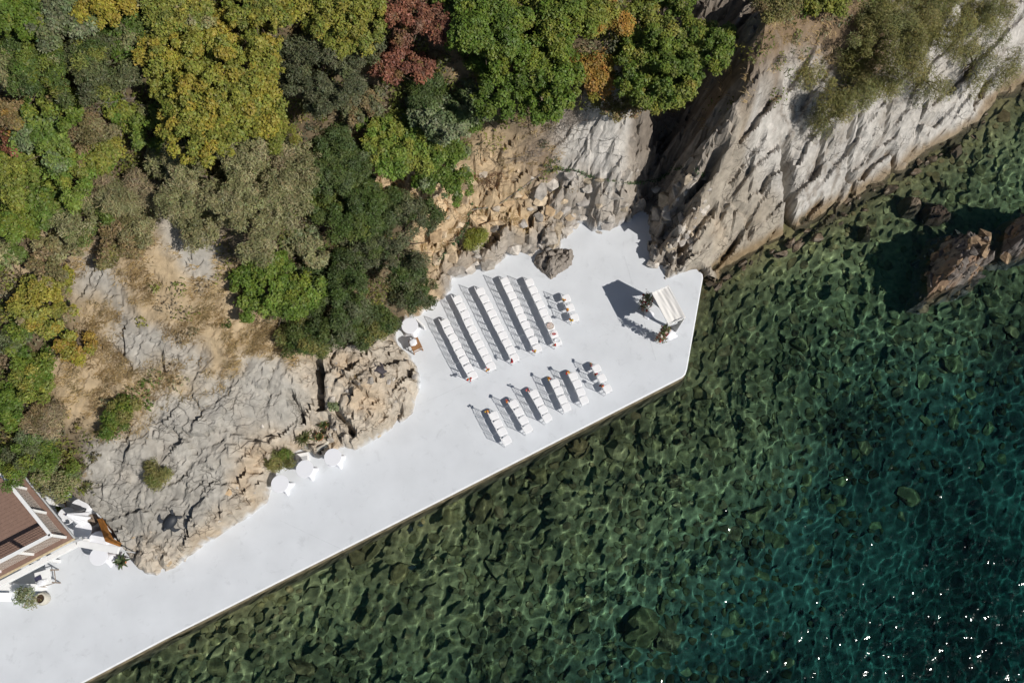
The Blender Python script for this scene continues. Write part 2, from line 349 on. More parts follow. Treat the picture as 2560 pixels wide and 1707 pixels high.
def phi(r): return np.sqrt(r * r + 0.7 ** 2)
_R = np.hypot(CPW[:, None, 0] - CPW[None, :, 0], CPW[:, None, 1] - CPW[None, :, 1])
_A = np.block([[phi(_R) - 0.03 * np.eye(len(CPW)), np.ones((len(CPW), 1))], [np.ones((1, len(CPW))), np.zeros((1, 1))]])
_W = np.linalg.solve(_A, np.append(CPW[:, 2], 0.0))
def base_h(x, y):
    z = np.full(x.shape, _W[-1])
    for (a, b, _), w in zip(CPW, _W[:-1]): z = z + w * phi(np.hypot(x - a, y - b))
    return z

# ground kinds: (photo spot, height guess taken from base surface) -> kind
KINDS = dict(
 soil=[(100, 100), (300, 150), (550, 200), (800, 150), (1000, 100), (1300, 130), (1600, 120), (850, 450), (600, 480), (100, 400), (250, 500), (700, 720), (900, 700), (1000, 600), (60, 900), (60, 1100), (450, 300), (700, 350), (1150, 320), (1000, 350), (450, 100), (180, 1150), (1450, 150), (820, 830), (940, 770), (100, 800), (60, 600), (1040, 650)],
 straw=[(300, 680), (400, 760), (550, 880), (500, 810), (230, 800), (640, 850), (210, 990), (330, 950), (430, 950), (560, 770), (170, 620), (330, 620), (420, 680), (480, 740), (90, 640), (180, 910), (230, 920), (720, 880)],
 grey=[(430, 1300), (560, 1180), (300, 840), (480, 890), (470, 640), (330, 910), (380, 860), (600, 1000), (650, 940), (700, 1040), (500, 1080), (380, 1180), (300, 1300), (430, 1040), (560, 1060), (250, 720), (520, 1250), (250, 1160), (420, 1130)],
 tan=[(800, 1120), (900, 1040), (1000, 960), (950, 930), (660, 1240), (620, 1210), (820, 940), (400, 1420), (480, 1380), (600, 1280), (1030, 1000), (900, 920), (870, 1100), (760, 960), (980, 870), (700, 1100), (560, 1310)],
 ochre=[(1080, 700), (1095, 620), (1080, 480), (1160, 440), (1200, 500), (1240, 480), (1290, 540), (1330, 520), (1100, 450), (1210, 450), (1060, 560), (960, 460), (1020, 470), (1290, 480)],
 rubble=[(1150, 660), (1200, 620), (1280, 600), (1340, 600), (1400, 550), (1450, 520), (1500, 560), (1560, 540), (1460, 470), (1640, 520), (1620, 600), (1680, 460), (1600, 480), (1380, 480), (1670, 560), (1650, 650), (1700, 590), (1740, 520), (1715, 470), (1760, 400), (1690, 640), (1800, 340)],
 white=[(1420, 400), (1500, 420), (1530, 340), (1560, 250), (1480, 330), (1540, 300), (1900, 340), (2000, 390), (2100, 430), (2200, 330), (2020, 470), (2350, 240), (2450, 160), (2150, 380), (2540, 60), (2060, 300), (2000, 240), (2300, 160), (2400, 230), (2250, 370)],
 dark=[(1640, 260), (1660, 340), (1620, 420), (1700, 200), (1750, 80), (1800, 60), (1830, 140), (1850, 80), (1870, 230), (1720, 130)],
 brown=[(1870, 180), (1880, 130), (1950, 80), (1960, 40), (1840, 220), (1660, 230), (1380, 420), (2160, 120), (2100, 60)],
 slab=[(1780, 560), (1850, 520), (1810, 460), (1820, 600), (1900, 560), (1740, 650), (1850, 400), (1785, 500), (1690, 690)])
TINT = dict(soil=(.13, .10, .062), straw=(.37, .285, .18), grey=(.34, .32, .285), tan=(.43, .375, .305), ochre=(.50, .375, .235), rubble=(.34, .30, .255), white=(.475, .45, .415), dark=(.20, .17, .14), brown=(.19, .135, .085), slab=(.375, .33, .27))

GX0, GX1, GY0, GY1, GS = -42.0, 46.0, -16.0, 44.0, 0.115
gx = np.arange(GX0, GX1 + 1e-6, GS); gy = np.arange(GY0, GY1 + 1e-6, GS)
X, Y = np.meshgrid(gx, gy)
step = 4
Xc, Yc = np.meshgrid(np.arange(GX0, GX1 + 1, GS * step), np.arange(GY0, GY1 + 1, GS * step))
Bc = base_h(Xc, Yc)
def lerp_grid(G, x, y, s):
    fx = np.clip((x - GX0) / s, 0, G.shape[1] - 1.001); fy = np.clip((y - GY0) / s, 0, G.shape[0] - 1.001)
    i = fx.astype(int); j = fy.astype(int); a = fx - i; b = fy - j
    return (G[j, i] * (1 - a) + G[j, i + 1] * a) * (1 - b) + (G[j + 1, i] * (1 - a) + G[j + 1, i + 1] * a) * b
B = lerp_grid(Bc, X, Y, GS * step)
def ray_ground(px, py, G, s, lift=0.0):
    zs = np.arange(20, -9, -0.05)
    pts = np.array([P(px, py, z) for z in zs[::4]])
    zz = lerp_grid(G, pts[:, 0], pts[:, 1], s) + lift
    k = np.argmax(pts[:, 2] <= zz)
    z0 = pts[max(k - 1, 0), 2]
    for z in np.arange(z0, z0 - .25, -.02):
        p = P(px, py, z)
        if z <= lerp_grid(G, np.array([p[0]]), np.array([p[1]]), s)[0] + lift: break
    return P(px, py, z)
kx = []; kk = []
KN = list(KINDS)
for k in KN:
    for (a, b) in KINDS[k]:
        kx.append(ray_ground(a, b, Bc, GS * step)[:2]); kk.append(KN.index(k))
kx = np.array(kx); kk = np.array(kk)
XW = Xc + 0.9 * fbm(Xc * .5, Yc * .5, 31, 3) + .35 * fbm(Xc * 1.7, Yc * 1.7, 35, 2); YW = Yc + 0.9 * fbm(Xc * .5, Yc * .5, 41, 3) + .35 * fbm(Xc * 1.7, Yc * 1.7, 45, 2)
Wk = np.zeros((len(KN),) + Xc.shape)
for (p, k) in zip(kx, kk):
    Wk[k] += 1.0 / (0.08 + (XW - p[0]) ** 2 + (YW - p[1]) ** 2) ** 3
Wk = Wk ** 1.0; Wk /= Wk.sum(0)
KW = {k: lerp_grid(Wk[i], X, Y, GS * step) for i, k in enumerate(KN)}

dT = segdist(TERR, X, Y, True); inT = inside(TERR, X, Y); sd = np.where(inT, -dT, dT)
SEA = inside(SEAPOLY, X, Y) & ~inT

# rock relief
wx = X + .16 * fbm(X * 1.3, Y * 1.3, 3, 3); wy = Y + .16 * fbm(X * 1.3, Y * 1.3, 9, 3)
STR = math.radians(50)
r_small = blocks(wx, wy, .42, 1, .05, .55, .16, .10, STR, 1.3)
r_mid = blocks(wx, wy, .95, 2, .12, .5, .10, .16, STR, 1.5)
r_big = blocks(wx, wy, 1.7, 4, .30, .55, .07, .25, STR, 1.8)
r_slab = blocks(wx, wy, 1.5, 6, .17, .26, .045, .24, STR, 2.8)
r_chunk = blocks(wx, wy, .62, 8, .22, .95, .22, .28, STR, 1.35)
r_flute = blocks(wx, wy, .38, 9, .16, .5, .2, .12, STR, 3.2)
fine = fbm(X * 1.1, Y * 1.1, 21, 5, .6)
rel = (KW['soil'] * (.25 * fine) + KW['straw'] * (.22 * fine + .25 * r_mid) + KW['grey'] * (.5 * r_mid + .55 * r_small + .3 * r_big + .06 * fine)
       + KW['tan'] * (.95 * r_mid + 1.7 * r_small + .7 * r_big + .15 * fine) + KW['ochre'] * (1.1 * r_chunk + 1.1 * r_small + .5 * r_mid + .25 * fine)
       + KW['rubble'] * (1.7 * r_chunk + 1.1 * r_big + .8 * r_small + .2 * fine) + KW['white'] * (1.0 * r_slab + .45 * r_big + .3 * r_mid + .25 * r_small + .05 * fine)
       + KW['dark'] * (2.4 * r_flute + 1.2 * r_big + .25 * fine) + KW['brown'] * (.3 * r_small + .3 * fine) + KW['slab'] * (1.0 * r_slab + .45 * r_big + .25 * r_mid + .12 * r_small + .5 * r_flute * sstep(.2, .6, fbm(X * .4, Y * .4, 61, 2) + .3) + .05 * fine))
# sharp ledges along the strata
acr = -wx * math.sin(STR) + wy * math.cos(STR); alo = wx * math.cos(STR) + wy * math.sin(STR)
def saw(per, seed, amp, warp):
    t = acr / per + warp * fbm(alo * .35 / per, acr * .5 / per, seed, 3); k = np.floor(t); f = t - k
    on = _h(k, np.floor(alo / (per * 3.2) + 3 * _h(k, k * 0, seed + 2)), seed + 1)                # each ledge runs only so far
    c_ = 1 - .24 / per if per > 1 else .6
    return amp * on * (np.where(f < c_, f / c_, (1 - f) / (1 - c_)) - .5)
led = saw(1.35, 501, .42, .55) + saw(.52, 511, .15, .5)
rel += led * (KW['white'] * 1.5 + KW['slab'] * 1.7 + KW['dark'] * 2.4 + KW['rubble'] * 1.5 + KW['grey'] * .3 + KW['tan'] * .4 + KW['brown'] * .6)
# long fissures in the slab
FIS = [([(1965, 355), (1972, 420), (1978, 480), (1975, 565)], .30, .95), ([(1832, 510), (1858, 530), (1868, 556), (1876, 592)], .16, .22), ([(1779, 677), (1812, 635), (1850, 590)], .17, .5),
       ([(1830, 436), (1866, 390), (1905, 338)], .13, .3), ([(2059, 335), (2054, 404), (2036, 436), (1985, 480)], .11, .35), ([(2128, 260), (2128, 340), (2126, 390), (2128, 441), (2140, 455), (2130, 490)], .10, .35),
       ([(2220, 265), (2215, 340), (2243, 330), (2216, 345), (2240, 380), (2232, 440)], .10, .3), ([(2150, 445), (2180, 410), (2230, 370)], .09, .3), ([(2330, 255), (2400, 200), (2440, 160)], .08, .25), ([(2460, 230), (2480, 195)], .14, .35),
       ([(1900, 470), (1925, 440), (1930, 425)], .10, .3), ([(2010, 545), (2030, 520), (2062, 490)], .13, .35), ([(2310, 300), (2345, 305), (2335, 312)], .1, .3), ([(2055, 265), (2052, 305), (2065, 330)], .09, .3),
       ([(1600, 540), (1680, 430), (1760, 330), (1830, 240)], .30, .85), ([(1640, 600), (1700, 520), (1770, 420), (1800, 360)], .28, .9), ([(1620, 480), (1700, 370), (1780, 250)], .30, .85), ([(1660, 650), (1720, 590), (1790, 500)], .2, .45), ([(1690, 560), (1740, 490), (1790, 400)], .24, .5), ([(1860, 330), (1900, 270), (1950, 220)], .2, .45),
       ([(240, 850), (280, 870), (310, 900), (322, 930)], .06, .2), ([(395, 880), (398, 930)], .07, .2), ([(505, 1345), (490, 1375), (475, 1390)], .10, .3), ([(393, 1425), (398, 1445)], .12, .3), ([(720, 980), (745, 1020), (752, 1050)], .12, .4),
       ([(790, 910), (800, 960), (795, 1010)], .22, .8), ([(830, 1020), (850, 1050), (880, 1075)], .14, .5), ([(955, 905), (990, 895), (1025, 882)], .12, .45), ([(1020, 905), (1018, 930), (1028, 945)], .12, .4), ([(975, 1060), (985, 1030), (1000, 1010)], .09, .3), ([(695, 1190), (700, 1150), (680, 1120)], .09, .25)]
for pts, w, dpt in FIS:
    ln = np.array([ray_ground(a, b, Bc, GS * step)[:2] for a, b in pts])
    bb = (X > ln[:, 0].min() - 1) & (X < ln[:, 0].max() + 1) & (Y > ln[:, 1].min() - 1) & (Y < ln[:, 1].max() + 1)
    d = segdist(ln, wx[bb], wy[bb]); w = max(w, .15); rel[bb] -= 2.0 * dpt * np.clip(1.35 - d / w, 0, 1) ** 1.2

e = sstep(0.0, .38, sd + .07 * fbm(X * 2.2, Y * 2.2, 77, 3))
near = 1 - sstep(.3, 1.6, sd)
Bl = np.where(near > 0, B * (1 - near) + np.maximum(B, .28) * near, B)
shore_d = segdist(SHORE, X, Y)
rel_l = rel * (0.5 + .5 * sstep(.0, .9, shore_d)) + .3 * fbm(X * .8, Y * .8, 93, 3) * (1 - sstep(.5, 2.0, shore_d))
H = np.where(SEA, np.minimum(B, -0.75) + .25 * fine + .12 * r_chunk, e * (Bl + rel_l) - (1 - e) * .45)
H = np.where(SEA | (sd > 0), H, np.minimum(H, -.35))
H = np.where(~SEA & (sd > .4) & (shore_d > 2.2), np.maximum(H, .06), H)
def ground(x, y): return float(lerp_grid(H, np.array([x]), np.array([y]), GS)[0])
def on_ground(px, py, lift=0.0): return ray_ground(px, py, H, GS, lift)

# colours of the ground
tint = np.zeros(X.shape + (3,))
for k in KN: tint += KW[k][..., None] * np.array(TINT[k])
n1 = fbm(X * .35, Y * .35, 51, 4); n2 = fbm(X * 1.6, Y * 1.6, 55, 4); n3 = fbm(X * 5, Y * 5, 57, 3)
tint *= (1 + .16 * n1 + .16 * n2 + .10 * n3)[..., None]
rocky = (KW['tan'] + KW['grey'] + KW['rubble'] + KW['ochre'] + KW['white'] + KW['slab'])
F1, F2, _, _, c0, c1, c2 = worley(wx / .8, wy / .8, 2)
tint *= (1 + (.14 * (c1 - .5) * rocky))[..., None]
warm = sstep(.15, .6, fbm(X * .55 + 4, Y * .55, 63, 4)) * (KW['tan'] + .5 * KW['slab'] + .5 * KW['rubble'] + .25 * KW['grey'])
tint = tint * (1 - .45 * warm[..., None]) + np.array((.47, .33, .19)) * .45 * warm[..., None]
spots = sstep(.12, .30, fbm(X * 3.3, Y * 3.3, 71, 4)) * (KW['white'] + .3 * KW['grey']) * sstep(-.3, .3, fbm(X * .3, Y * .3, 73, 2))   # dark lichen speckle on the limestone
tint = tint * (1 - .62 * spots[..., None]) + np.array((.19, .16, .13)) * .62 * spots[..., None]
stain = sstep(-.05, .4, fbm((X * math.cos(STR) + Y * math.sin(STR)) * .25, (-X * math.sin(STR) + Y * math.cos(STR)) * 1.4, 81, 4)) * (KW['slab'] + .6 * KW['white'])
tint = tint * (1 - .4 * stain[..., None]) + np.array((.26, .22, .17)) * .4 * stain[..., None]
wet = 1 - sstep(-.45, .22, H + .22 * fbm(X * .9, Y * .9, 91, 3))
wet = np.where((sd < .5) & ~SEA & (shore_d > 3), 0, wet)
tint = tint * (1 - .8 * wet[..., None]) + np.array((.20, .135, .065)) * .8 * wet[..., None]
sub = 1 - sstep(-.85, -.55, H); sub = np.where((sd < .6) & (shore_d > 3), 0, sub)
tint = tint * (1 - .7 * sub[..., None]) + np.array((.11, .095, .055)) * .7 * sub[..., None]
paint = (1 - sstep(.10, .30, sd + .22 * fbm(X * 2.5, Y * 2.5, 95, 3))) * (~SEA) * (shore_d > 1.0) * (1 - sstep(.12, .3, H))
tint = tint * (1 - paint[..., None]) + np.array((.60, .62, .64)) * paint[..., None]
tint = np.clip(tint, .01, .8)

iy, ix = np.meshgrid(np.arange(len(gy) - 1), np.arange(len(gx) - 1), indexing='ij')
n = len(gx); q = iy * n + ix
QF = np.stack([q, q + 1, q + n + 1, q + n], -1)
xc, yc = X[:-1, :-1] + GS / 2, Y[:-1, :-1] + GS / 2
keep = ~(SEA[:-1, :-1]) & (sd[:-1, :-1] > -.25)
def sub_mesh(name, keep, smooth):
    F = QF[keep]; used = np.unique(F); mp = np.full(n * len(gy), -1); mp[used] = np.arange(len(used))
    V = np.stack([X.ravel()[used], Y.ravel()[used], H.ravel()[used]], -1)
    return np_mesh(name, V, mp[F], smooth, np.concatenate([tint.reshape(-1, 3)[used], rocky.reshape(-1, 1)[used]], 1))
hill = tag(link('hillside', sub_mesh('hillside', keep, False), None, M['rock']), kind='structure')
hill['label'] = 'rocky limestone hillside and cliff rising behind the white terrace'

# ------------------------------------------------------------------ sea bed, stones on it, water
sx = np.arange(GX0, 56, .27); sy = np.arange(-28, GY1, .27)
SX, SY = np.meshgrid(sx, sy)
SB = base_h(SX, SY)
SZ = np.minimum(SB, -.75) + .14 * fbm(SX * .8, SY * .8, 121, 4) - .1
sdist = segdist(TERR, SX, SY, True); sin_ = inside(TERR, SX, SY)
sk = inside(SEAPOLY, SX, SY) | (sdist < .7) | (segdist(SHORE, SX, SY) < 3.0)
ns = len(sx); jy, jx = np.meshgrid(np.arange(len(sy) - 1), np.arange(ns - 1), indexing='ij'); qq = jy * ns + jx
SF = np.stack([qq, qq + 1, qq + ns + 1, qq + ns], -1)[sk[:-1, :-1] & ~(sin_[:-1, :-1] & (sdist[:-1, :-1] > .8))]
used = np.unique(SF); mp = np.full(SX.size, -1); mp[used] = np.arange(len(used))
deep_teal = sstep(2.8, 4.8, -SB)[..., None]  # deep bed coloured dark teal, in place of the water's scattered glow
bedcol = (np.array((.22, .18, .09)) * (1 - deep_teal) + np.array((.055, .085, .068)) * deep_teal) * (1 + (.75 * fbm(SX * .22, SY * .22, 151, 3) + .2 * fbm(SX * 1.2, SY * 1.2, 137, 3)))[..., None]
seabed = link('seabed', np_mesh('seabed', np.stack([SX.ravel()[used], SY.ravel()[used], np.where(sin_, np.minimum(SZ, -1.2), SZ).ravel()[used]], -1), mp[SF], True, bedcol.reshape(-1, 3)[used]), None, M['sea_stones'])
tag(seabed, 'stony sea bed under clear green water', kind='structure')
seabed.cycles.is_caustics_receiver = True; hill.cycles.is_caustics_receiver = True

def ico_pts(sub=1):
    bm = bmesh.new(); bmesh.ops.create_icosphere(bm, subdivisions=sub, radius=1)
    V = np.array([v.co[:] for v in bm.verts]); F = np.array([[v.index for v in f.verts] for f in bm.faces]); bm.free(); return V, F
IV, IF = ico_pts(2)
def round_stone(seed, sharp=0.0):
    r = np.random.default_rng(seed); V = IV.copy()
    for k in range(15):
        d = r.normal(size=3); d /= np.linalg.norm(d); c = r.uniform(.42, .8)
        p = V @ d; V -= np.outer(np.clip(p - c, 0, None) * .95, d)
    V *= 1 + .06 * r.normal(size=(len(V), 1))
    V *= np.array([1.15, .95, .46]) * r.uniform(.85, 1.15, 3)
    return V
STONEV = [round_stone(s) for s in range(10)]
STONEM = [np_mesh('stone', v, IF, False) for v in STONEV]
for m_ in STONEM: m_.materials.append(M['sea_stone'])
def sea_z(x, y): return min(float(base_h(np.array([x]), np.array([y]))[0]), -.75) - .1
def in_frame(x, y, z, m=40):
    zz = z - CAM_H; D = y * ST - zz * CT; u = 1280 + FPX * x / D; v = 853.5 - FPX * (y * CT + zz * ST) / D
    return -m < u < 2560 + m and -m < v < 1707 + m
cand = []
for k in range(26000):
    x = rng.uniform(-32, 42); y = rng.uniform(-14, 36)
    cand.append((x, y))
cand = np.array(cand)
ok = np.array([in_frame(a_, b_, -2.0, 160) for a_, b_ in cand]) & inside(SEAPOLY, cand[:, 0], cand[:, 1]) & ~inside(TERR, cand[:, 0], cand[:, 1])
cand = cand[ok]; cb = np.minimum(base_h(cand[:, 0], cand[:, 1]), -.75)
ct = segdist(TERR, cand[:, 0], cand[:, 1], True)
stones = []
occ = {}
for (x, y), b, t in zip(cand, cb, ct):
    r = .12 + .13 * rng.random() + (.24 * rng.random() ** 3) + (.34 * rng.random() if rng.random() < .06 else 0)
    if b < -3.6 and rng.random() < (-3.6 - b) / 2.2: continue
    if t < r + .05: continue
    key = (int(x / .9), int(y / .9)); bad = False
    for i in (-1, 0, 1):
        for j in (-1, 0, 1):
            for (x2, y2, r2) in occ.get((key[0] + i, key[1] + j), []):
                if math.hypot(x - x2, y - y2) < .52 * (r + r2): bad = True; break
    if bad: continue
    occ.setdefault(key, []).append((x, y, r)); stones.append((x, y, b - .06 - r * .08, r, False))
BIG = [(1445, 1122, 38, -.95), (1482, 1105, 26, -1.0), (1532, 1128, 36, -.95), (1567, 1140, 30, -1.0), (1003, 1428, 40, -1.0), (1085, 1476, 32, -1.3), (913, 1545, 33, -1.3), (760, 1667, 38, -1.2), (1161, 1575, 28, -1.6), (1246, 1426, 44, -1.3), (1203, 1277, 40, -1.0),
       (897, 1392, 40, -1.0), (930, 1372, 30, -1.0), (790, 1490, 34, -1.3), (1345, 1190, 30, -1.2), (1700, 1180, 26, -1.5), (2469, 808, 27, -1.5), (2502, 841, 24, -1.5), (2540, 822, 26, -1.6), (2367, 922, 38, -2.2), (1990, 870, 30, -1.8), (2040, 960, 28, -2.0), (1600, 1580, 60, -2.4), (1660, 1600, 40, -2.6), (1750, 990, 30, -1.5), (1780, 1110, 34, -1.8), (1880, 1290, 40, -2.8), (2250, 1250, 36, -3.6), (1450, 1560, 40, -2.4)]
for (a, b_, rp, zt) in BIG:
    p = P(a, b_, zt - .2); r = rp / pxm(zt, a, b_); p = P(a, b_, sea_z(p[0], p[1]) + .3 * r); stones.append((p[0], p[1], sea_z(p[0], p[1]) + r * .2, r, True))
vis = sorted([s for s in stones if in_frame(*s[:3])], key=lambda s: -s[3] * (1.3 if s[4] else 1) / (CAM_H - s[2]))
solo = vis[:300]; solo_ids = set(id(s) for s in solo)
for s in solo:
    o = link('stone', STONEM[rng.integers(10)], seabed, None, (s[0], s[1], s[2])); o.rotation_euler = (rng.normal(0, .15), rng.normal(0, .15), rng.uniform(0, 6.28)); o.scale = (s[3], s[3], s[3] * (1.5 if s[4] else 1.0))
    o.cycles.is_caustics_receiver = True
Vs, Fs, Cs = [], [], []; nv = 0
for s in stones:
    if id(s) in solo_ids: continue
    v = STONEV[rng.integers(10)] * s[3]; a = rng.uniform(0, 6.28); R = np.array([[math.cos(a), -math.sin(a), 0], [math.sin(a), math.cos(a), 0], [0, 0, 1]])
    Vs.append(v @ R.T + np.array(s[:3])); Fs.append(IF + nv); nv += len(v)
    Cs.append(np.tile(np.array(SEA_RAMP[rng.integers(len(SEA_RAMP))]) * rng.uniform(.85, 1.2) * (1 - .6 * float(sstep(3.0, 5.0, np.array(-s[2])))) * (1.25 - .35 * float(sstep(2.0, 3.4, np.array(-s[2])))) * (1 + .85 * float(fbm(np.array([s[0] * .22]), np.array([s[1] * .22]), 151, 3)[0])), (len(v), 1)))  # dimmed with depth: the deep water's shade put into the stone colour
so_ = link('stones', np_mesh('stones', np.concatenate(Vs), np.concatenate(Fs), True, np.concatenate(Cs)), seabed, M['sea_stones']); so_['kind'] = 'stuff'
so_.cycles.is_caustics_receiver = True
print('stones', len(stones))

wxs = np.arange(-36, 41, .108); wys = np.arange(-20, 38, .108)
WX, WY = np.meshgrid(wxs, wys)
wm = inside(SEAPOLY, WX, WY) | (segdist(np.concatenate([np.array([P(*q_)[:2] for q_ in SEA_EDGE[4:8]]), SHORE]), WX, WY) < 2.2) | (segdist(np.array([P(*q_)[:2] for q_ in SEA_EDGE[:6]]), WX, WY) < .3)
WXm, WYm = WX[wm], WY[wm]
wz = np.full(WXm.shape, WZ); r_ = np.random.default_rng(3)
ux = WXm + .25 * fbm(WXm * .5, WYm * .5, 201, 2); uy = WYm + .25 * fbm(WXm * .5, WYm * .5, 205, 2)
amp = .0021 - .0011 * sstep(2.0, 6.0, -lerp_grid(Bc, WXm, WYm, GS * step))          # calmer over the deep water
for k in range(64):
    lam = .37 * (8.0 ** (r_.random() ** 1.7)); a = r_.normal(SUN_AZ + 1.1, 1.0); ph = r_.uniform(0, 6.28)
    wz += amp * lam ** .9 * np.sin(2 * math.pi / lam * (ux * math.cos(a) + uy * math.sin(a)) + ph)
Zg = np.zeros(WX.shape); Zg[wm] = wz
nw = len(wxs); jy, jx = np.meshgrid(np.arange(len(wys) - 1), np.arange(nw - 1), indexing='ij'); qq = jy * nw + jx
WF = np.stack([qq, qq + 1, qq + nw + 1, qq + nw], -1)[wm[:-1, :-1] & wm[1:, 1:] & wm[:-1, 1:] & wm[1:, :-1]]
used = np.unique(WF); mp = np.full(WX.size, -1); mp[used] = np.arange(len(used))
wmesh = np_mesh('sea', np.stack([WX.ravel()[used], WY.ravel()[used], Zg.ravel()[used]], -1), mp[WF], True)
mw = bpy.data.materials.new('sea_water'); mw.use_nodes = True; nt = mw.node_tree; nt.nodes.remove(nt.nodes['Principled BSDF'])
g = nt.nodes.new('ShaderNodeBsdfRefraction'); g.inputs['Roughness'].default_value = 0; g.inputs['IOR'].default_value = 1.33
gl = nt.nodes.new('ShaderNodeBsdfGlossy'); gl.inputs['Roughness'].default_value = .085
geo = nt.nodes.new('ShaderNodeNewGeometry'); hs = None
for sc_, am in ((1.5, 1.0), (4.6, .30)):
    n_ = nt.nodes.new('ShaderNodeTexNoise'); n_.inputs['Scale'].default_value = sc_; n_.inputs['Detail'].default_value = 1; nt.links.new(geo.outputs['Position'], n_.inputs['Vector'])
    m_ = nt.nodes.new('ShaderNodeMath'); m_.operation = 'MULTIPLY_ADD'; m_.inputs[1].default_value = am; nt.links.new(n_.outputs['Fac'], m_.inputs[0])
    if hs is not None: nt.links.new(hs, m_.inputs[2])
    hs = m_.outputs[0]
bp = nt.nodes.new('ShaderNodeBump'); bp.inputs['Strength'].default_value = 1; bp.inputs['Distance'].default_value = .136; nt.links.new(hs, bp.inputs['Height']); nt.links.new(bp.outputs[0], gl.inputs['Normal'])
fr = nt.nodes.new('ShaderNodeFresnel'); fr.inputs['IOR'].default_value = 1.33
mix = nt.nodes.new('ShaderNodeMixShader'); nt.links.new(fr.outputs[0], mix.inputs[0]); nt.links.new(g.outputs[0], mix.inputs[1]); nt.links.new(gl.outputs[0], mix.inputs[2])
nt.links.new(mix.outputs[0], nt.nodes['Material Output'].inputs[0])
sea = tag(link('sea', wmesh, None, mw), 'clear green rippled sea beside the terrace', kind='structure')
sea.cycles.is_caustics_caster = True
mb = MB().box((10, 0, -8.3), (150, 110, 15.6))
mv = bpy.data.materials.new('water_body'); mv.use_nodes = True; nt = mv.node_tree; nt.nodes.remove(nt.nodes['Principled BSDF'])
va = nt.nodes.new('ShaderNodeVolumeAbsorption'); va.inputs[0].default_value = (.16, .775, .80, 1); va.inputs[1].default_value = .36
nt.links.new(va.outputs[0], nt.nodes['Material Output'].inputs['Volume'])
wb = mb.build('water_body', mv, sea)

# ------------------------------------------------------------------ terrace
UNDER = [(1741, 672), (1690, 676), (1645, 650), (1645, 535), (1560, 515), (1400, 555), (1250, 600), (1100, 670), (950, 770), (950, 900), (1000, 960), (980, 1030), (850, 1080), (690, 1110), (640, 1200), (450, 1370), (380, 1400), (345, 1370), (310, 1250), (220, 1190), (-620, 1190)]
poly = [P(*q_)[:2] for q_ in SEA_EDGE + UNDER]
me = bpy.data.meshes.new('terrace'); me.from_pydata([(p[0], p[1], 0) for p in poly], [], [tuple(range(len(poly)))]); me.update()
terr = tag(link('terrace', me, None, M['terrace']), 'white painted concrete terrace along the sea', kind='structure')
sw = [P(*q_)[:2] for q_ in SEA_EDGE]
mb = MB()
def offset_line(L, d):
    out = []
    for i in range(len(L)):
        t = np.array(L[min(i + 1, len(L) - 1)]) - np.array(L[max(i - 1, 0)]); t = t / np.linalg.norm(t); out.append(np.array(L[i]) + d * np.array([t[1], -t[0]]))
    return out
o1 = offset_line(sw, .06)
nl = len(sw)
rows = [(sw, -.004), (o1, -.03), (o1, -.16), (offset_line(sw, .07), -.17), (offset_line(sw, .13), -1.0), (offset_line(sw, .35), -3.2)]
vv = [(p[0], p[1], z) for (L_, z) in rows for p in L_]
ff = [(r * nl + i, r * nl + i + 1, (r + 1) * nl + i + 1, (r + 1) * nl + i) for r in range(5) for i in range(nl - 1)]
MB().add(vv[:3 * nl], [f for f in ff if f[3] < 3 * nl and f[2] < 3 * nl]).build('edge_lip', M['lip'], terr)
wside = MB().add(vv, ff[2 * (nl - 1):]).build('sea_wall', M['wall_side'], terr)
wside.cycles.is_caustics_receiver = True

# ------------------------------------------------------------------ loose stones on the slope
def hull_rock(seed):
    r = random.Random(seed); bm = bmesh.new()
    for k in range(r.randint(10, 14)):
        d = Vector((r.gauss(0, 1), r.gauss(0, 1), r.gauss(0, 1))).normalized() * r.uniform(.8, 1.05)
        bm.verts.new((d.x, d.y, d.z * .85))
    res = bmesh.ops.convex_hull(bm, input=bm.verts[:])
    bmesh.ops.delete(bm, geom=[v for v in bm.verts if not v.link_faces], context='VERTS')
    me = bpy.data.meshes.new('stone'); bm.to_mesh(me); bm.free(); return me
HULL = [hull_rock(s_) for s_ in range(14)]
HULL_G = []; HULL_O = []
for h_ in HULL:
    a = h_.copy(); a.materials.append(M['land_stone']); HULL_G.append(a)
    a = h_.copy(); a.materials.append(M['ochre_stone']); HULL_O.append(a)
ROCKS = [(1383, 586, 45, 75, 0), (1406, 571, 30, 50, 0), (1348, 602, 30, 45, 0), (1348, 497, 48, 38, 1), (1383, 452, 48, 50, 0), (1425, 437, 28, 30, 0), (1327, 519, 22, 18, 0), (1285, 617, 50, 42, 0), (1318, 611, 28, 40, 0), (1274, 506, 30, 20, 1),
    (1232, 563, 42, 45, 0), (1262, 561, 28, 38, 1), (1304, 554, 36, 40, 0), (1346, 544, 30, 34, 0), (1375, 527, 28, 28, 1), (1394, 535, 28, 28, 1), (1427, 540, 28, 24, 1), (1438, 562, 22, 20, 0), (1130, 713, 18, 16, 1), (1218, 655, 52, 44, 0), (1138, 672, 52, 38, 0), (1184, 625, 32, 20, 0), (1176, 669, 26, 32, 0),
    (1490, 581, 36, 18, 0), (1526, 544, 28, 36, 0), (1461, 500, 40, 32, 0), (1478, 468, 42, 25, 0), (1501, 449, 28, 18, 0), (1534, 487, 52, 26, 0), (1668, 535, 26, 46, 0), (1706, 550, 18, 46, 0), (1635, 659, 36, 24, 0), (1645, 600, 26, 50, 0), (1690, 480, 22, 60, 0), (1640, 470, 30, 24, 0), (1455, 545, 26, 24, 0), (1410, 500, 26, 22, 1), (1310, 490, 24, 20, 1), (1240, 520, 26, 20, 1), (1205, 545, 28, 22, 1), (1590, 505, 24, 30, 0), (1560, 520, 26, 22, 0)]
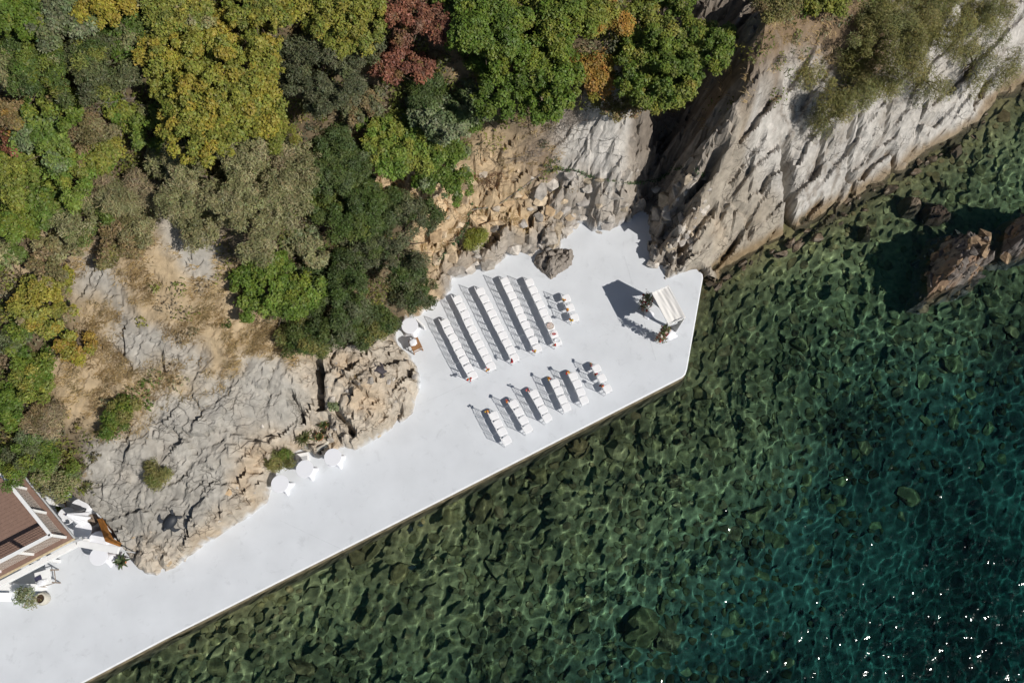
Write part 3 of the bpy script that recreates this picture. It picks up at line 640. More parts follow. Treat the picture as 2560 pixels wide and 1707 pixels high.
def put_rock(px, py, wpx, hpx, och, sink=.42, rz0=0.0):
    p = on_ground(px, py); s_ = pxm(p[2], px, py); rx, ry = 1.22 * wpx / s_ / 2, 1.22 * hpx / s_ / 2
    rz = min(rx, ry) * rng.uniform(.75, 1.0)
    o = link('stone', (HULL_O if och else HULL_G)[rng.integers(14)], hill, None, (p[0], p[1], p[2] + rz * (.5 - sink)))
    o.scale = (rx, ry, rz); o.rotation_euler = (rng.normal(0, .2), rng.normal(0, .2), rz0 + rng.normal(0, .25))
for r_k in ROCKS: put_rock(*r_k)
cnt = 0
while cnt < 95:
    px, py = rng.uniform(1060, 1760), rng.uniform(420, 715)
    p = on_ground(px, py); j = int((p[1] - GY0) / GS); i = int((p[0] - GX0) / GS)
    w = KW['rubble'][j, i] + KW['ochre'][j, i] + .5 * KW['dark'][j, i]
    if sd[j, i] < .12 or rng.random() > w: continue
    r = 5 + 17 * rng.random() ** 1.8
    put_rock(px, py, 2 * r * rng.uniform(.7, 1.2), 2 * r * rng.uniform(.7, 1.3), KW['ochre'][j, i] > .4, .35); cnt += 1
cnt = 0
while cnt < 32:
    py = rng.uniform(430, 700); px = rng.uniform(1600, 1700) + (690 - py) * .45
    p = on_ground(px, py); j = int((p[1] - GY0) / GS); i = int((p[0] - GX0) / GS)
    if sd[j, i] < .15: continue
    r = 7 + 13 * rng.random() ** 1.5; put_rock(px, py, 2.6 * r, 1.3 * r, False, .55, STR + .15); cnt += 1
cnt = 0
while cnt < 40:
    px, py = rng.uniform(300, 1060), rng.uniform(880, 1420)
    p = on_ground(px, py); j = int((p[1] - GY0) / GS); i = int((p[0] - GX0) / GS)
    if sd[j, i] < .15 or rng.random() > KW['tan'][j, i]: continue
    r = 4 + 7 * rng.random() ** 2; put_rock(px, py, 2 * r, 2 * r * rng.uniform(.7, 1.3), rng.random() < .25, .4); cnt += 1

M['crag_orange'] = mat('crag_orange', (.255, .18, .115), .95, .1, noise=.5, nscale=5, bump=.06, bscale=9)
M['crag_grey'] = mat('crag_grey', (.15, .13, .115), .95, .1, noise=.5, nscale=4, bump=.06, bscale=9)
def lerp_any(G, x, y, x0, y0, s_):
    return float(G[min(max(int((y - y0) / s_), 0), G.shape[0] - 1), min(max(int((x - x0) / s_), 0), G.shape[1] - 1)])
WET = []
for h_ in HULL:
    a = h_.copy(); a.materials.append(M['wet_stone']); WET.append(a)
for k in range(46):
    t_ = rng.uniform(0, len(SHORE) - 4); i_ = int(t_); q_ = SHORE[i_] + (SHORE[i_ + 1] - SHORE[i_]) * (t_ - i_) + np.array([.35, -.45]) * rng.uniform(-.3, 1.6); sc_ = .10 + .30 * rng.random() ** 2
    o = link('stone', WET[rng.integers(14)], hill, None, (q_[0], q_[1], WZ - sc_ * rng.uniform(.05, .5))); o.scale = (sc_ * 1.6, sc_ * .9, sc_ * .8); o.rotation_euler = (rng.normal(0, .2), rng.normal(0, .2), math.radians(30) + rng.normal(0, .3)); o.cycles.is_caustics_receiver = True
def big_rock(name, outline_px, z0, z1, rough, seed, col, label, cat, top_noise=.5, spotty=None, crags=0):
    """a free-standing rock grown from its footprint: a closed height-field shell"""
    pol = np.array([P(a, b, z0 + (.7 if z0 < 0 else .2) * (z1 - z0))[:2] for a, b in outline_px]); c = pol.mean(0)
    s_ = .06; xs = np.arange(pol[:, 0].min() - .3, pol[:, 0].max() + .3, s_); ys = np.arange(pol[:, 1].min() - .3, pol[:, 1].max() + .3, s_)
    A, Bq = np.meshgrid(xs, ys); wa = A + .12 * fbm(A * 2, Bq * 2, seed, 3); wb_ = Bq + .12 * fbm(A * 2, Bq * 2, seed + 3, 3)
    d = np.where(inside(pol, wa, wb_), 1, -1) * segdist(pol, wa, wb_, True)
    prof = np.clip(d / (.6 * max(d.max(), .1)), 0, 1) ** (.85 if crags else .5)
    hgt = z0 + (z1 - z0) * prof * (1 - top_noise * .5 + top_noise * .5 * fbm(A * .9, Bq * .9, seed + 7, 2)) + rough * np.minimum(prof * 1.5, 1) * (blocks(wa, wb_, .55, seed + 9, .26, .55, .22, .26, STR, 1.15) + blocks(wa, wb_, .24, seed + 11, .12, .5, .25, .12, STR, 1.1) + .22 * fbm(A * 3, Bq * 3, seed + 41, 3))
    hgt = np.where(d > 0, hgt, z0 - .05)
    m_ = d > -.07; n_ = len(xs); jy, jx = np.meshgrid(np.arange(len(ys) - 1), np.arange(n_ - 1), indexing='ij'); q_ = jy * n_ + jx
    F = np.stack([q_, q_ + 1, q_ + n_ + 1, q_ + n_], -1)[m_[:-1, :-1]]
    used = np.unique(F); mp = np.full(A.size, -1); mp[used] = np.arange(len(used)); 
    V = np.stack([A.ravel()[used], Bq.ravel()[used], hgt.ravel()[used]], -1)
    t = np.array(col)[None, :] * (1 + .22 * fbm(A * 2.2, Bq * 2.2, seed + 21, 4).ravel()[used] + .15 * fbm(A * 7, Bq * 7, seed + 25, 2).ravel()[used])[:, None]
    if spotty is not None:
        k = sstep(-.05, .3, fbm(A * 1.2, Bq * 1.2, seed + 31, 3).ravel()[used])[:, None]; t = t * (1 - k) + np.array(spotty) * k
    ori = np.array([c[0], c[1], z0]); V = V - ori
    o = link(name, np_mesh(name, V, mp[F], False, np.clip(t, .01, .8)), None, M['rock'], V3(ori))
    tag(o, label, cat); o.cycles.is_caustics_receiver = True
    if crags:
        rr_ = np.random.default_rng(seed); k = 0
        while k < crags:
            a_, b_ = rr_.uniform(pol.min(0), pol.max(0)); dd_ = segdist(pol, np.array([a_]), np.array([b_]), True)[0]
            if not inside(pol, np.array([a_]), np.array([b_]))[0] or dd_ < .06: continue
            hz = lerp_any(hgt, a_, b_, xs[0], ys[0], s_); sc_ = .10 + .34 * rr_.random() ** 1.6; me_ = HULL[rr_.integers(14)].copy(); me_.materials.append(M['crag_orange' if rr_.random() < .42 else 'crag_grey'])
            q_ = link('crag', me_, o, None, (a_ - c[0], b_ - c[1], hz - z0 - sc_ * .1)); q_.scale = (sc_ * rr_.uniform(.8, 1.5), sc_ * rr_.uniform(.6, 1.1), sc_ * rr_.uniform(.5, 1.1)); q_.rotation_euler = (rr_.normal(0, .3), rr_.normal(0, .3), STR + rr_.normal(0, .4)); q_.cycles.is_caustics_receiver = True; k += 1
    return o
big_rock('boulder', [(1334, 655), (1340, 636), (1365, 622), (1400, 624), (1432, 622), (1434, 640), (1428, 662), (1408, 676), (1388, 690), (1376, 694), (1350, 674)], 0, .75, .5, 301, (.285, .25, .215), 'large grey brown flat boulder lying on the terrace behind the front chairs', 'boulder', .3)
big_rock('sea_rock', [(2318, 742), (2330, 690), (2335, 640), (2345, 600), (2375, 560), (2420, 545), (2460, 545), (2490, 565), (2514, 585), (2508, 640), (2490, 680), (2450, 705), (2415, 712), (2380, 725), (2350, 745)], -2.2, 1.9, .8, 331, (.20, .175, .155), 'jagged orange and grey rock standing in the sea off the cliff', 'sea rock', .5, (.27, .18, .12), 150)
big_rock('sea_rock', [(2520, 625), (2530, 570), (2545, 530), (2580, 500), (2660, 480), (2700, 540), (2660, 600), (2580, 625)], -2.2, 2.2, .8, 361, (.19, .165, .15), 'dark jagged rock standing in the sea at the right picture edge', 'sea rock', .5, (.25, .17, .12), 70)
big_rock('sea_rock', [(2310, 515), (2330, 498), (2355, 500), (2388, 528), (2380, 542), (2350, 550), (2322, 545)], -1.8, -.32, .35, 381, (.15, .105, .08), 'low wet brown rock awash between the cliff and the jagged sea rock', 'sea rock', .3)
big_rock('sea_rock', [(2255, 500), (2275, 487), (2305, 490), (2306, 515), (2295, 532), (2265, 530)], -1.8, -.42, .35, 391, (.19, .15, .11), 'small rounded wet rock awash at the foot of the cliff', 'sea rock', .3)
big_rock('sea_rock', [(2150, 568), (2165, 560), (2182, 568), (2180, 590), (2160, 596)], -1.8, -.5, .3, 395, (.12, .10, .07), 'small dark rock just breaking the surface below the white slab', 'sea rock', .3)

# ------------------------------------------------------------------ trees, shrubs, scrub, dry grass
def leaf_cloud(cent, nrm, size, asp, r):
    """one small triangle per leaf"""
    n_ = len(cent)
    nrm = nrm / (np.linalg.norm(nrm, axis=1, keepdims=True) + 1e-9)
    t = np.cross(nrm, r.normal(size=(n_, 3))); t /= (np.linalg.norm(t, axis=1, keepdims=True) + 1e-9); b = np.cross(nrm, t)
    s_ = (size * r.uniform(.65, 1.35, n_))[:, None]
    return np.stack([cent - t * s_ * .6, cent + t * s_ * .25 + b * s_ * asp * .5, cent + t * s_ * .45 - b * s_ * asp * .5], 1).reshape(-1, 3)
def crown_mesh(seed, R, Rv, cols, kind='broad', dens=1.0, gap=0.0):
    """boughs over the crown, small leaf clumps over the boughs, leaves in the clumps"""
    r = np.random.default_rng(seed)
    lr0, size, asp, per, k0 = {'broad': (.19, .105, .8, 425, 2.4), 'fine': (.22, .12, .36, 520, 2.3), 'feather': (.30, .24, .11, 460, 2.2), 'wispy': (.42, .155, .17, 520, 2.0)}[kind]
    lr0 = min(lr0, R * .4)
    nb = 9 + int(4.5 * R); bd = r.normal(size=(nb, 3)); bd[:, 2] = np.abs(bd[:, 2]) * .8 - .1; bd /= np.linalg.norm(bd, axis=1, keepdims=True)
    bc = bd * (np.array([R, R, Rv]) * r.uniform(.38, .86, (nb, 1))); br = R * r.uniform(.20, .44, nb); bc[0] = (0, 0, Rv * .3); br[0] = R * .55
    nl_ = int(max(10, k0 * (R / lr0) ** 2)); w = br ** 2; bi = r.choice(nb, nl_, p=w / w.sum())
    d = r.normal(size=(nl_, 3)) + bd[bi] * .7; d[:, 2] = np.abs(d[:, 2]) * .95 - .12; d /= np.linalg.norm(d, axis=1, keepdims=True)
    C = bc[bi] + d * (br[bi] * r.uniform(.62, 1.06, nl_))[:, None] * np.array([1, 1, Rv / R * .95])
    if gap: C = C[r.random(nl_) > gap]; bi = bi[:0] if False else bi
    n_ = len(C); lr = lr0 * r.uniform(.55, 1.5, n_)
    cols = np.array(cols); ci = r.integers(len(cols), size=n_)
    pat = fbm(C[:, 0] * .9 + seed % 91, C[:, 1] * .9, seed % 57, 2)                     # patches of the same tone
    ci = np.where(r.random(n_) < .65, np.clip(((pat * .9 + .5) * len(cols)).astype(int), 0, len(cols) - 1), ci)
    cm = r.random((n_, 1)) * .5; lc = (cols[ci] * (1 - cm) + cols.mean(0) * cm) * r.uniform(.85, 1.18, (n_, 1))
    nn = np.maximum((per * dens * (lr / .4) ** 2).astype(int), 4); idx = np.repeat(np.arange(n_), nn); N = len(idx)
    u = r.normal(size=(N, 3)); u[:, 2] += .3; u /= np.linalg.norm(u, axis=1, keepdims=True)
    rr = lr[idx] * np.where(r.random(N) < .6, r.uniform(.7, 1.12, N), r.uniform(.15, 1.45, N))
    pts = C[idx] + u * rr[:, None] * np.array([1, 1, .85])
    nrm = u * .55 + np.array([.22, -.12, .75]) + r.normal(size=(N, 3)) * (.5 if kind == 'broad' else .62)
    V = leaf_cloud(pts, nrm, np.full(N, size), asp, r)
    col = lc[idx] * r.uniform(.72, 1.30, (N, 1)) * (1 + .06 * r.normal(size=(N, 3))) * np.array([1.5, 1.45, 1.3])
    return np_mesh('crown', V, np.arange(3 * N).reshape(-1, 3), False, np.clip(np.repeat(col, 3, 0), .004, .6))
def trunk_mesh(seed, h, R, Rv, base_drop):
    r = random.Random(seed); mb = MB()
    mb.tube([(0, 0, -base_drop), (r.uniform(-.1, .1), r.uniform(-.1, .1), h * .4), (r.uniform(-.2, .2), r.uniform(-.2, .2), h)], [.05 + .035 * R, .04 + .028 * R, .03 + .012 * R], 7)
    for k in range(7):
        a = r.uniform(0, 6.28); z0 = h * r.uniform(.35, .95); L = R * r.uniform(.55, .85)
        e_ = (math.cos(a) * L, math.sin(a) * L, z0 + Rv * r.uniform(.2, .6)); m_ = (e_[0] * .5 + r.uniform(-.15, .15), e_[1] * .5 + r.uniform(-.15, .15), z0 + (e_[2] - z0) * .35)
        mb.tube([(0, 0, z0), m_, e_], [.025 + .012 * R, .02 + .007 * R, .008], 5)
    return mb.mesh('trunk', True)
YEL = [(.195, .18, .028), (.16, .165, .03), (.125, .145, .03), (.215, .175, .03)]
YGR = [(.145, .16, .03), (.12, .145, .028), (.175, .17, .035), (.10, .125, .028)]
GRN = [(.07, .115, .016), (.055, .095, .016), (.09, .13, .022), (.11, .135, .02)]
BGR = [(.085, .14, .022), (.07, .12, .02), (.11, .155, .03)]
DKG = [(.045, .075, .018), (.035, .06, .018), (.06, .085, .022), (.055, .08, .03)]
OLV = [(.18, .175, .095), (.145, .145, .075), (.215, .205, .12), (.12, .125, .06), (.165, .17, .085)]
GOL = [(.075, .085, .048), (.095, .10, .06), (.06, .07, .038), (.085, .10, .045)]
GRG = [(.12, .15, .085), (.095, .13, .065), (.14, .165, .10), (.08, .12, .04)]
RED = [(.16, .065, .045), (.12, .05, .038), (.19, .085, .055), (.10, .055, .04), (.11, .08, .03)]
ORA = [(.25, .135, .03), (.20, .13, .03), (.28, .16, .05), (.15, .12, .025)]
BRN = [(.15, .115, .06), (.12, .10, .05), (.18, .135, .08), (.10, .095, .04)]
JUN = [(.135, .13, .042), (.11, .11, .036), (.155, .145, .055), (.115, .125, .05)]
DRY = [(.20, .165, .11), (.17, .14, .10), (.23, .19, .13)]
def tree(name, px, py, rpx, cols, label, cat, kind='broad', flat=.72, dens=1.0, gap=0.0, lift=.35, group=None):
    seed = int(px * 7 + py * 13)
    if px < 1800 and py < 660: rpx *= 1.2; flat *= .85
    z = 5.0
    for _ in range(12):
        s_ = pxm(z, px, py); R = rpx / s_; Rv = R * flat
        p = on_ground(px, py, Rv * .55 + lift * R); z = p[2]
    g = ground(p[0], p[1]); h = z - g
    t = thing(name, (p[0], p[1], g), label, cat, group)
    c = link('crown', crown_mesh(seed, R, Rv, cols, kind, dens, gap), t, M['leaf'], (0, 0, h))
    link('trunk', trunk_mesh(seed, max(h * 1.05, .3), R, Rv, .25), t, M['bark'])
    return t
T = 'tree'; S = 'shrub'
tree('broadleaf_tree', 550, 205, 175, YEL + YGR[:2], 'large yellow green broadleaf tree filling the upper left slope', T)
tree('broadleaf_tree', 285, 15, 80, YEL[:1] + YEL[3:] + YEL[:1], 'golden yellow tree at the top picture edge, upper left', T)
tree('broadleaf_tree', 440, 25, 85, YGR + OLV[:1], 'olive green tree at the top edge right of the golden tree', T)
tree('broadleaf_tree', 640, 20, 95, YGR + YEL[:1], 'yellowish tree at the top edge left of the dark oak', T)
tree('oak_tree', 815, 175, 125, GOL, 'dark grey green fine leaved tree left of the red tree', T, 'fine', .75, .9)
tree('broadleaf_tree', 865, 45, 95, YGR + YEL[:2], 'bright yellow green tree at the top edge beside the red tree', T)
tree('smoke_tree', 1030, 55, 75, RED, 'upper dark red brown leaved tree at the top edge', T, 'broad', .9, .75, .12)
tree('smoke_tree', 1000, 165, 62, RED, 'lower dark red brown leaved tree above the round green shrub', T, 'broad', .9, .75, .12)
tree('broadleaf_tree', 1215, 70, 110, GRN, 'vivid green broadleaf tree just right of the red tree', T)
tree('broadleaf_tree', 1300, 175, 130, GRN + BGR[:1], 'large vivid green broadleaf tree above the cliff with dead twigs', T)
tree('broadleaf_tree', 1395, 45, 95, GRN + YGR[:1], 'green tree at the top edge left of the orange tree', T)
tree('broadleaf_tree', 1465, 190, 66, ORA + GRN[:1], 'orange brown autumn tree between two big green trees', T)
tree('broadleaf_tree', 1500, 40, 60, ORA[:2] + YGR, 'orange tinged green tree at the top picture edge', T)
tree('broadleaf_tree', 1630, 125, 150, YGR + GRN + GRN[:2], 'large rounded yellow green tree at the edge of the dark gully', T)
tree('broadleaf_tree', 1545, 265, 50, BRN + YGR[:2], 'thin brownish shrub hanging over the white rock face', S, 'broad', .6, .45, .3)
tree('round_shrub', 985, 365, 92, BGR + YGR[:1], 'round bright green shrub above the orange rock bank', S)
tree('broadleaf_tree', 1130, 300, 92, GRG, 'pale grey green tree between the round shrub and dead twigs', T)
tree('broadleaf_tree', 1105, 405, 80, GRN + GRG[:1], 'green shrub below the pale grey green tree', S)
tree('oak_tree', 840, 420, 88, DKG + GRG[:1], 'dark green tree above the grassy tufts, centre left', T, 'fine', .8)
tree('oak_tree', 870, 530, 85, DKG + DKG[:1] + YGR[3:], 'dark green tree left of the shaded fine leaved tree', T, 'fine', .8)
tree('olive_tree', 520, 440, 125, OLV, 'upper grey olive tree in the middle of the left slope', T, 'fine', .7)
tree('olive_tree', 640, 540, 130, OLV, 'lower large grey olive tree above the bare pale rock', T, 'fine', .7)
tree('olive_tree', 735, 430, 80, OLV + DRY[:2], 'thin pale olive tree with dry twigs beside the dark tree', T, 'fine', .7, .7, .15)
tree('pine_tree', 985, 600, 112, GOL + DKG, 'dark fine leaved tree directly behind the back chair rows', T, 'fine', .8)
tree('pine_tree', 1035, 720, 70, GOL + DKG[:2], 'lower dark tree overhanging the lone round table', T, 'fine', .7, .8)
tree('broadleaf_tree', 690, 735, 105, BGR + GRN, 'round mid green tree casting shade on the straw slope', T)
tree('pine_tree', 850, 745, 110, DKG + GOL[:1], 'dark green feathery tree above the rock outcrop', T, 'fine', .8)
tree('pine_tree', 910, 830, 75, DKG + JUN[:1], 'low dark feathery tree at the edge of the rock outcrop', T, 'fine', .6)
tree('pine_tree', 760, 850, 62, DKG + JUN[:2], 'small dark feathery tree beside the yellow straw patch', T, 'fine', .6)
for (a_, b_, c_, d_, e_) in ((470, 350, 66, GRN + YGR[:2], 'green shrub under the lower side of the big yellow green tree'), (375, 330, 56, OLV[:2] + GRN, 'olive green shrub at the lower left of the big yellow green tree'), (690, 325, 52, YGR, 'yellow green shrub right of the big tree, above the thin olive'),
        (1065, 245, 52, DKG, 'dark shrub in the shade between the red trees and the big green tree'), (1215, 275, 62, DKG + GRN[:1], 'dark green shrub right of the pale grey green tree'), (905, 270, 48, GOL + BRN[:1], 'grey brown shrub below the dark oak'), (330, 90, 56, GRN[:2] + OLV[:1], 'dark green shrub under the golden tree'),
        (140, 260, 55, GRN + BRN[:1], 'green shrub above the light green rounded shrub'), (250, 400, 50, YGR + BRN[:1], 'yellowish shrub left of the upper olive, below the brown one'), (120, 490, 52, GRN + OLV[:1], 'mixed green shrub between the left edge shrubs'), (290, 620, 44, BRN + JUN[:1], 'brownish shrub on the straw slope above the grey ledge'),
        (150, 640, 50, BRN + OLV[:2], 'brown olive shrub on the straw slope near the left edge'), (30, 640, 45, GRN[:2] + OLV[:1], 'dark green shrub on the left edge above the yellow shrub'), (760, 630, 48, OLV[:2] + GRG[:1], 'pale grey tufted shrub between olive and dark trees'), (430, 215, 40, YGR, 'small yellow green shrub at the left side of the big tree')):
    tree('hillside_shrub', a_, b_, c_, d_, e_, S, 'fine' if b_ % 2 else 'broad')
tree('round_shrub', 115, 355, 72, BGR + GRG[:2], 'light green rounded shrub near the left edge', S)
tree('broadleaf_tree', 65, 165, 95, GRN + DKG[:2] + OLV[:1], 'dark mixed green tree at the upper left edge', T, 'fine')
tree('broadleaf_tree', 30, 30, 70, GRN + YGR[:1], 'green tree in the top left corner', T)
tree('broadleaf_tree', 150, 55, 75, GRG + GOL, 'grey green tree next to the top left corner tree', T)
tree('scrub_tree', 250, 165, 95, GOL + DKG[:1] + YGR[:1], 'dark olive scrub tree left of the big yellow green tree', T, 'fine', .7)
tree('round_shrub', 302, 279, 34, BGR[:2] + YGR[:1], 'small clipped looking bright green round shrub on upper left slope', S)
tree('dry_shrub', 233, 337, 42, BRN + OLV[:1], 'brownish olive shrub just below the small bright round shrub', S, 'fine')
tree('autumn_shrub', 22, 275, 46, ORA[1:] + BRN, 'orange brown shrub on the left picture edge', S)
tree('autumn_shrub', 45, 345, 30, RED[:2] + ORA[:1], 'small reddish shrub at the left edge below the orange one', S)
tree('broadleaf_tree', 50, 435, 68, YGR + BGR[:1], 'yellow green leafy shrub at the left edge, mid height', S)
tree('broadleaf_tree', 195, 440, 66, BGR + YGR[:1], 'fresh green leafy shrub left of the upper olive', S)
tree('broadleaf_tree', 55, 545, 62, GRN + YGR[:1], 'mid green shrub on the left edge above the straw slope', S)
tree('broadleaf_tree', 205, 540, 66, OLV + GRN[:2], 'olive green shrub above the straw slope', S, 'fine')
tree('scrub_tree', 320, 470, 58, OLV + DRY[:1], 'grey feathery shrub touching the upper olive', S, 'feather')
tree('dry_shrub', 330, 565, 52, BRN + OLV[:2], 'brown green dry shrub at the top of the straw slope', S, 'fine')
tree('autumn_shrub', 125, 755, 78, YEL + DRY[:1], 'yellow leaved shrub at the left above the grey ledge', S)
tree('autumn_shrub', 190, 858, 44, YEL[:1] + ORA[1:2] + YGR[:1], 'small golden shrub beside the grey ledge', S)
tree('round_shrub', 40, 850, 55, GRN + GOL[:1], 'green shrub on the left edge beside the golden shrub', S)
tree('round_shrub', 85, 945, 62, YGR + GRN[:1], 'yellowish green shrub near the left edge, below the golden shrub', S)
tree('round_shrub', 25, 1010, 52, GRN + BGR[:1], 'green shrub on the left edge above the house', S)
tree('dry_shrub', 105, 1045, 52, DRY + BRN, 'dry grey brown shrub above the oleander', S, 'feather', .6)
tree('round_shrub', 305, 1050, 56, GRN + JUN[:1], 'single leafy green bush on the bare grey rock', S, 'fine', .6)
tree('round_shrub', 400, 1182, 30, JUN + GRN[:1], 'small green tuft bush on the grey rock above the turtle', S, 'feather', .6)
tree('oleander', 60, 1150, 74, GRN + GOL[:1] + GRG[:1], 'leafy green oleander overhanging the wooden roof deck', S, 'fine')
tree('oleander', 145, 1195, 56, GRN + GRG[:1] + OLV[:1], 'green oleander between the deck and the rock', S, 'fine', .7, .8)
tree('juniper', 2115, 215, 118, JUN, 'lower feathery juniper leaning over the white slab', T, 'wispy', .5, 0.75, .15)
tree('juniper', 2200, 95, 131, JUN, 'feathery juniper at the top of the cliff, middle one', T, 'wispy', .5, 0.86, .1)
tree('juniper', 2350, 60, 106, JUN, 'feathery juniper at the top edge near the right', T, 'wispy', .5, 0.75, .15)
tree('juniper', 2440, 150, 93, JUN + GOL[:1], 'sparse juniper with bare dark branches over the pale slab', T, 'wispy', .5, 0.46, .35)
tree('juniper', 2310, 190, 75, JUN + GOL[:1], 'very sparse juniper low on the pale slab', T, 'wispy', .4, 0.34, .45)
tree('juniper', 2065, 290, 52, JUN + GOL[:1], 'little sparse juniper at the lower end of the group', T, 'wispy', .4, 0.40, .4)
tree('juniper', 2470, 30, 75, JUN, 'juniper in the upper right corner', T, 'wispy', .5, 0.75, .2)
tree('broadleaf_tree', 2060, 18, 52, YGR + YEL[:1], 'yellow green tree at the top edge beside the junipers', T)
tree('scrub_tree', 1940, 20, 60, JUN + BRN, 'olive brown scrub at the top edge above the dark gully', S, 'fine', .6, .7)
tree('creeping_bush', 713, 1147, 32, JUN + GRN[:2], 'feathery green bush beside the three round tables', S, 'feather', .7)
tree('succulent', 834, 1010, 15, YGR + GRG[:1], 'small yellow green succulent in a crack of the outcrop', S, 'broad', .7)
tree('succulent', 1185, 603, 24, YEL[1:2] + YGR, 'bright yellow green clump in the rocks behind the chairs', S, 'feather', .6, 1.2)

# scrub that covers the slope between the trees (nobody could count it)
def scatter(N, wfun):
    out = []
    while len(out) < N:
        x = rng.uniform(-36, 40, 4000); y = rng.uniform(-12, 42, 4000)
        i = ((x - GX0) / GS).astype(int); j = ((y - GY0) / GS).astype(int)
        w = wfun(j, i); k = rng.random(4000) < w
        out += list(zip(x[k], y[k], H[j[k], i[k]]))
    return np.array(out[:N])
land_ok = (~SEA) & (sd > .6)
def wscrub(j, i): return land_ok[j, i] * np.clip(KW['soil'][j, i] * 1.1 + .16 * KW['straw'][j, i] * (fbm(X[j, i] * .4, Y[j, i] * .4, 401, 2) > .1) + .25 * KW['brown'][j, i], 0, 1)
cl = scatter(8000, wscrub); N0 = 38
cr = rng.uniform(.22, .62, len(cl)); cl[:, 2] += cr * .3
pal = np.array(GRN[:2] + OLV[:3] + BRN + YGR + GOL[:2] + DRY[:1] + YEL[1:3]); pk = np.clip(((fbm(cl[:, 0] * .35, cl[:, 1] * .35, 431, 2) * .8 + .5 + rng.normal(0, .16, len(cl))) * len(pal)).astype(int), 0, len(pal) - 1)
cc = pal[pk] * rng.uniform(.85, 1.25, (len(cl), 1)) * 1.1
idx = np.repeat(np.arange(len(cl)), N0); u = rng.normal(size=(len(idx), 3)); u[:, 2] = np.abs(u[:, 2]); u /= np.linalg.norm(u, axis=1, keepdims=True)
pts = cl[idx] + u * (cr[idx] * rng.uniform(.5, 1.05, len(idx)))[:, None]
V = leaf_cloud(pts, u + rng.normal(size=u.shape) * .6 + np.array([0, 0, .4]), np.full(len(idx), .14), .55, rng)
sb = link('scrub_undergrowth', np_mesh('scrub_undergrowth', V, np.arange(len(V)).reshape(-1, 3), False, np.clip(np.repeat(cc[idx] * rng.uniform(.75, 1.25, (len(idx), 1)), 3, 0), .004, .5)), None, M['leaf'])
tag(sb, 'mixed green and brown scrub growing between the trees', 'scrub', kind='stuff')
def wstraw(j, i): return land_ok[j, i] * np.clip(KW['straw'][j, i] * sstep(-.35, .25, fbm(X[j, i] * .8, Y[j, i] * .8, 411, 3)) + .08 * KW['soil'][j, i] + .12 * KW['ochre'][j, i] + .3 * KW['brown'][j, i], 0, 1)
tf = scatter(6600, wstraw); NB = 20
idx = np.repeat(np.arange(len(tf)), NB); a0 = fbm(tf[:, 0] * .25, tf[:, 1] * .25, 421, 2) * 4 - 1.0
ang = a0[idx] + rng.normal(0, .8, len(idx)); ln = rng.uniform(.15, .42, len(idx))
bp_ = tf[idx] + np.stack([rng.normal(0, .13, len(idx)), rng.normal(0, .13, len(idx)), np.zeros(len(idx))], -1)
dirv = np.stack([np.cos(ang), np.sin(ang), rng.uniform(.15, .9, len(idx))], -1); dirv /= np.linalg.norm(dirv, axis=1, keepdims=True)
side = np.stack([-np.sin(ang), np.cos(ang), np.zeros(len(idx))], -1) * .014
V = np.stack([bp_ - side, bp_ + side, bp_ + dirv * ln[:, None]], 1).reshape(-1, 3)
pal = np.array([(.52, .38, .18), (.46, .33, .16), (.58, .45, .25), (.36, .26, .14), (.28, .22, .11)]); cc = pal[rng.integers(len(pal), size=len(tf))][idx] * rng.uniform(.75, 1.15, (len(idx), 1))
dg = link('dry_grass', np_mesh('dry_grass', V, np.arange(len(V)).reshape(-1, 3), False, np.clip(np.repeat(cc, 3, 0), .01, .7)), None, M['straw'])
tag(dg, 'dry straw coloured grass tufts over the slope', 'grass', kind='stuff')

def twig_shrub(px, py, rpx, label, m_, seed, n_=46, name='dead_shrub', up=.5):
    r = random.Random(seed); p = on_ground(px, py); R = rpx / pxm(p[2], px, py); mb = MB()
    def grow(a, d, L, w, depth):
        m1 = a + d * L * .5 + Vector((r.gauss(0, .06), r.gauss(0, .06), r.gauss(0, .04))) * L; b = a + d * L + Vector((r.gauss(0, .12), r.gauss(0, .12), r.gauss(0, .06))) * L
        mb.tube([a, m1, b], [w, w * .75, w * .45], 3, False)
        if depth:
            for k in range(3): grow(a.lerp(b, r.uniform(.35, 1)), (d + Vector((r.gauss(0, .55), r.gauss(0, .55), r.gauss(0, .35)))).normalized(), L * r.uniform(.45, .7), w * .6, depth - 1)
    for k in range(n_):
        a = r.uniform(0, 6.28); d = Vector((math.cos(a), math.sin(a), r.uniform(.1, up * 2))).normalized()
        grow(Vector((r.gauss(0, R * .25), r.gauss(0, R * .25), -.05)), d, R * r.uniform(.4, .75), .014, 2)
    t = thing(name, p, label, 'dead shrub'); mb.build('twigs', m_, t); return t
twig_shrub(1400, 310, 85, 'tangled bare grey dead shrub above the white rock face', M['dead_twig'], 1, 40)
twig_shrub(1310, 380, 50, 'dry brown dead shrub at the top of the orange bank', M['dead_twig'], 2, 26)
twig_shrub(1690, 290, 60, 'bare pale dead shrub hanging in the shaded gully', M['dead_twig'], 3, 26)
twig_shrub(1215, 440, 48, 'brown root tangle on the orange bank behind the chairs', mat('root', (.17, .10, .06), .9), 4, 40, up=.3)
twig_shrub(1590, 505, 26, 'small dead branch fallen at the head of the terrace', M['dead_twig'], 5, 12, up=.2)
twig_shrub(1940, 145, 45, 'pale leaning dead shrub on the brown ledge', M['dead_twig'], 6, 18)
twig_shrub(155, 110, 45, 'bare grey dead branches in the upper left scrub', M['dead_twig'], 7, 16)
twig_shrub(290, 235, 55, 'long bare dead branches left of the big yellow tree', M['dead_twig'], 8, 18)
twig_shrub(2375, 100, 75, 'bare dark branches under the sparse juniper', M['dark_twig'], 9, 10)

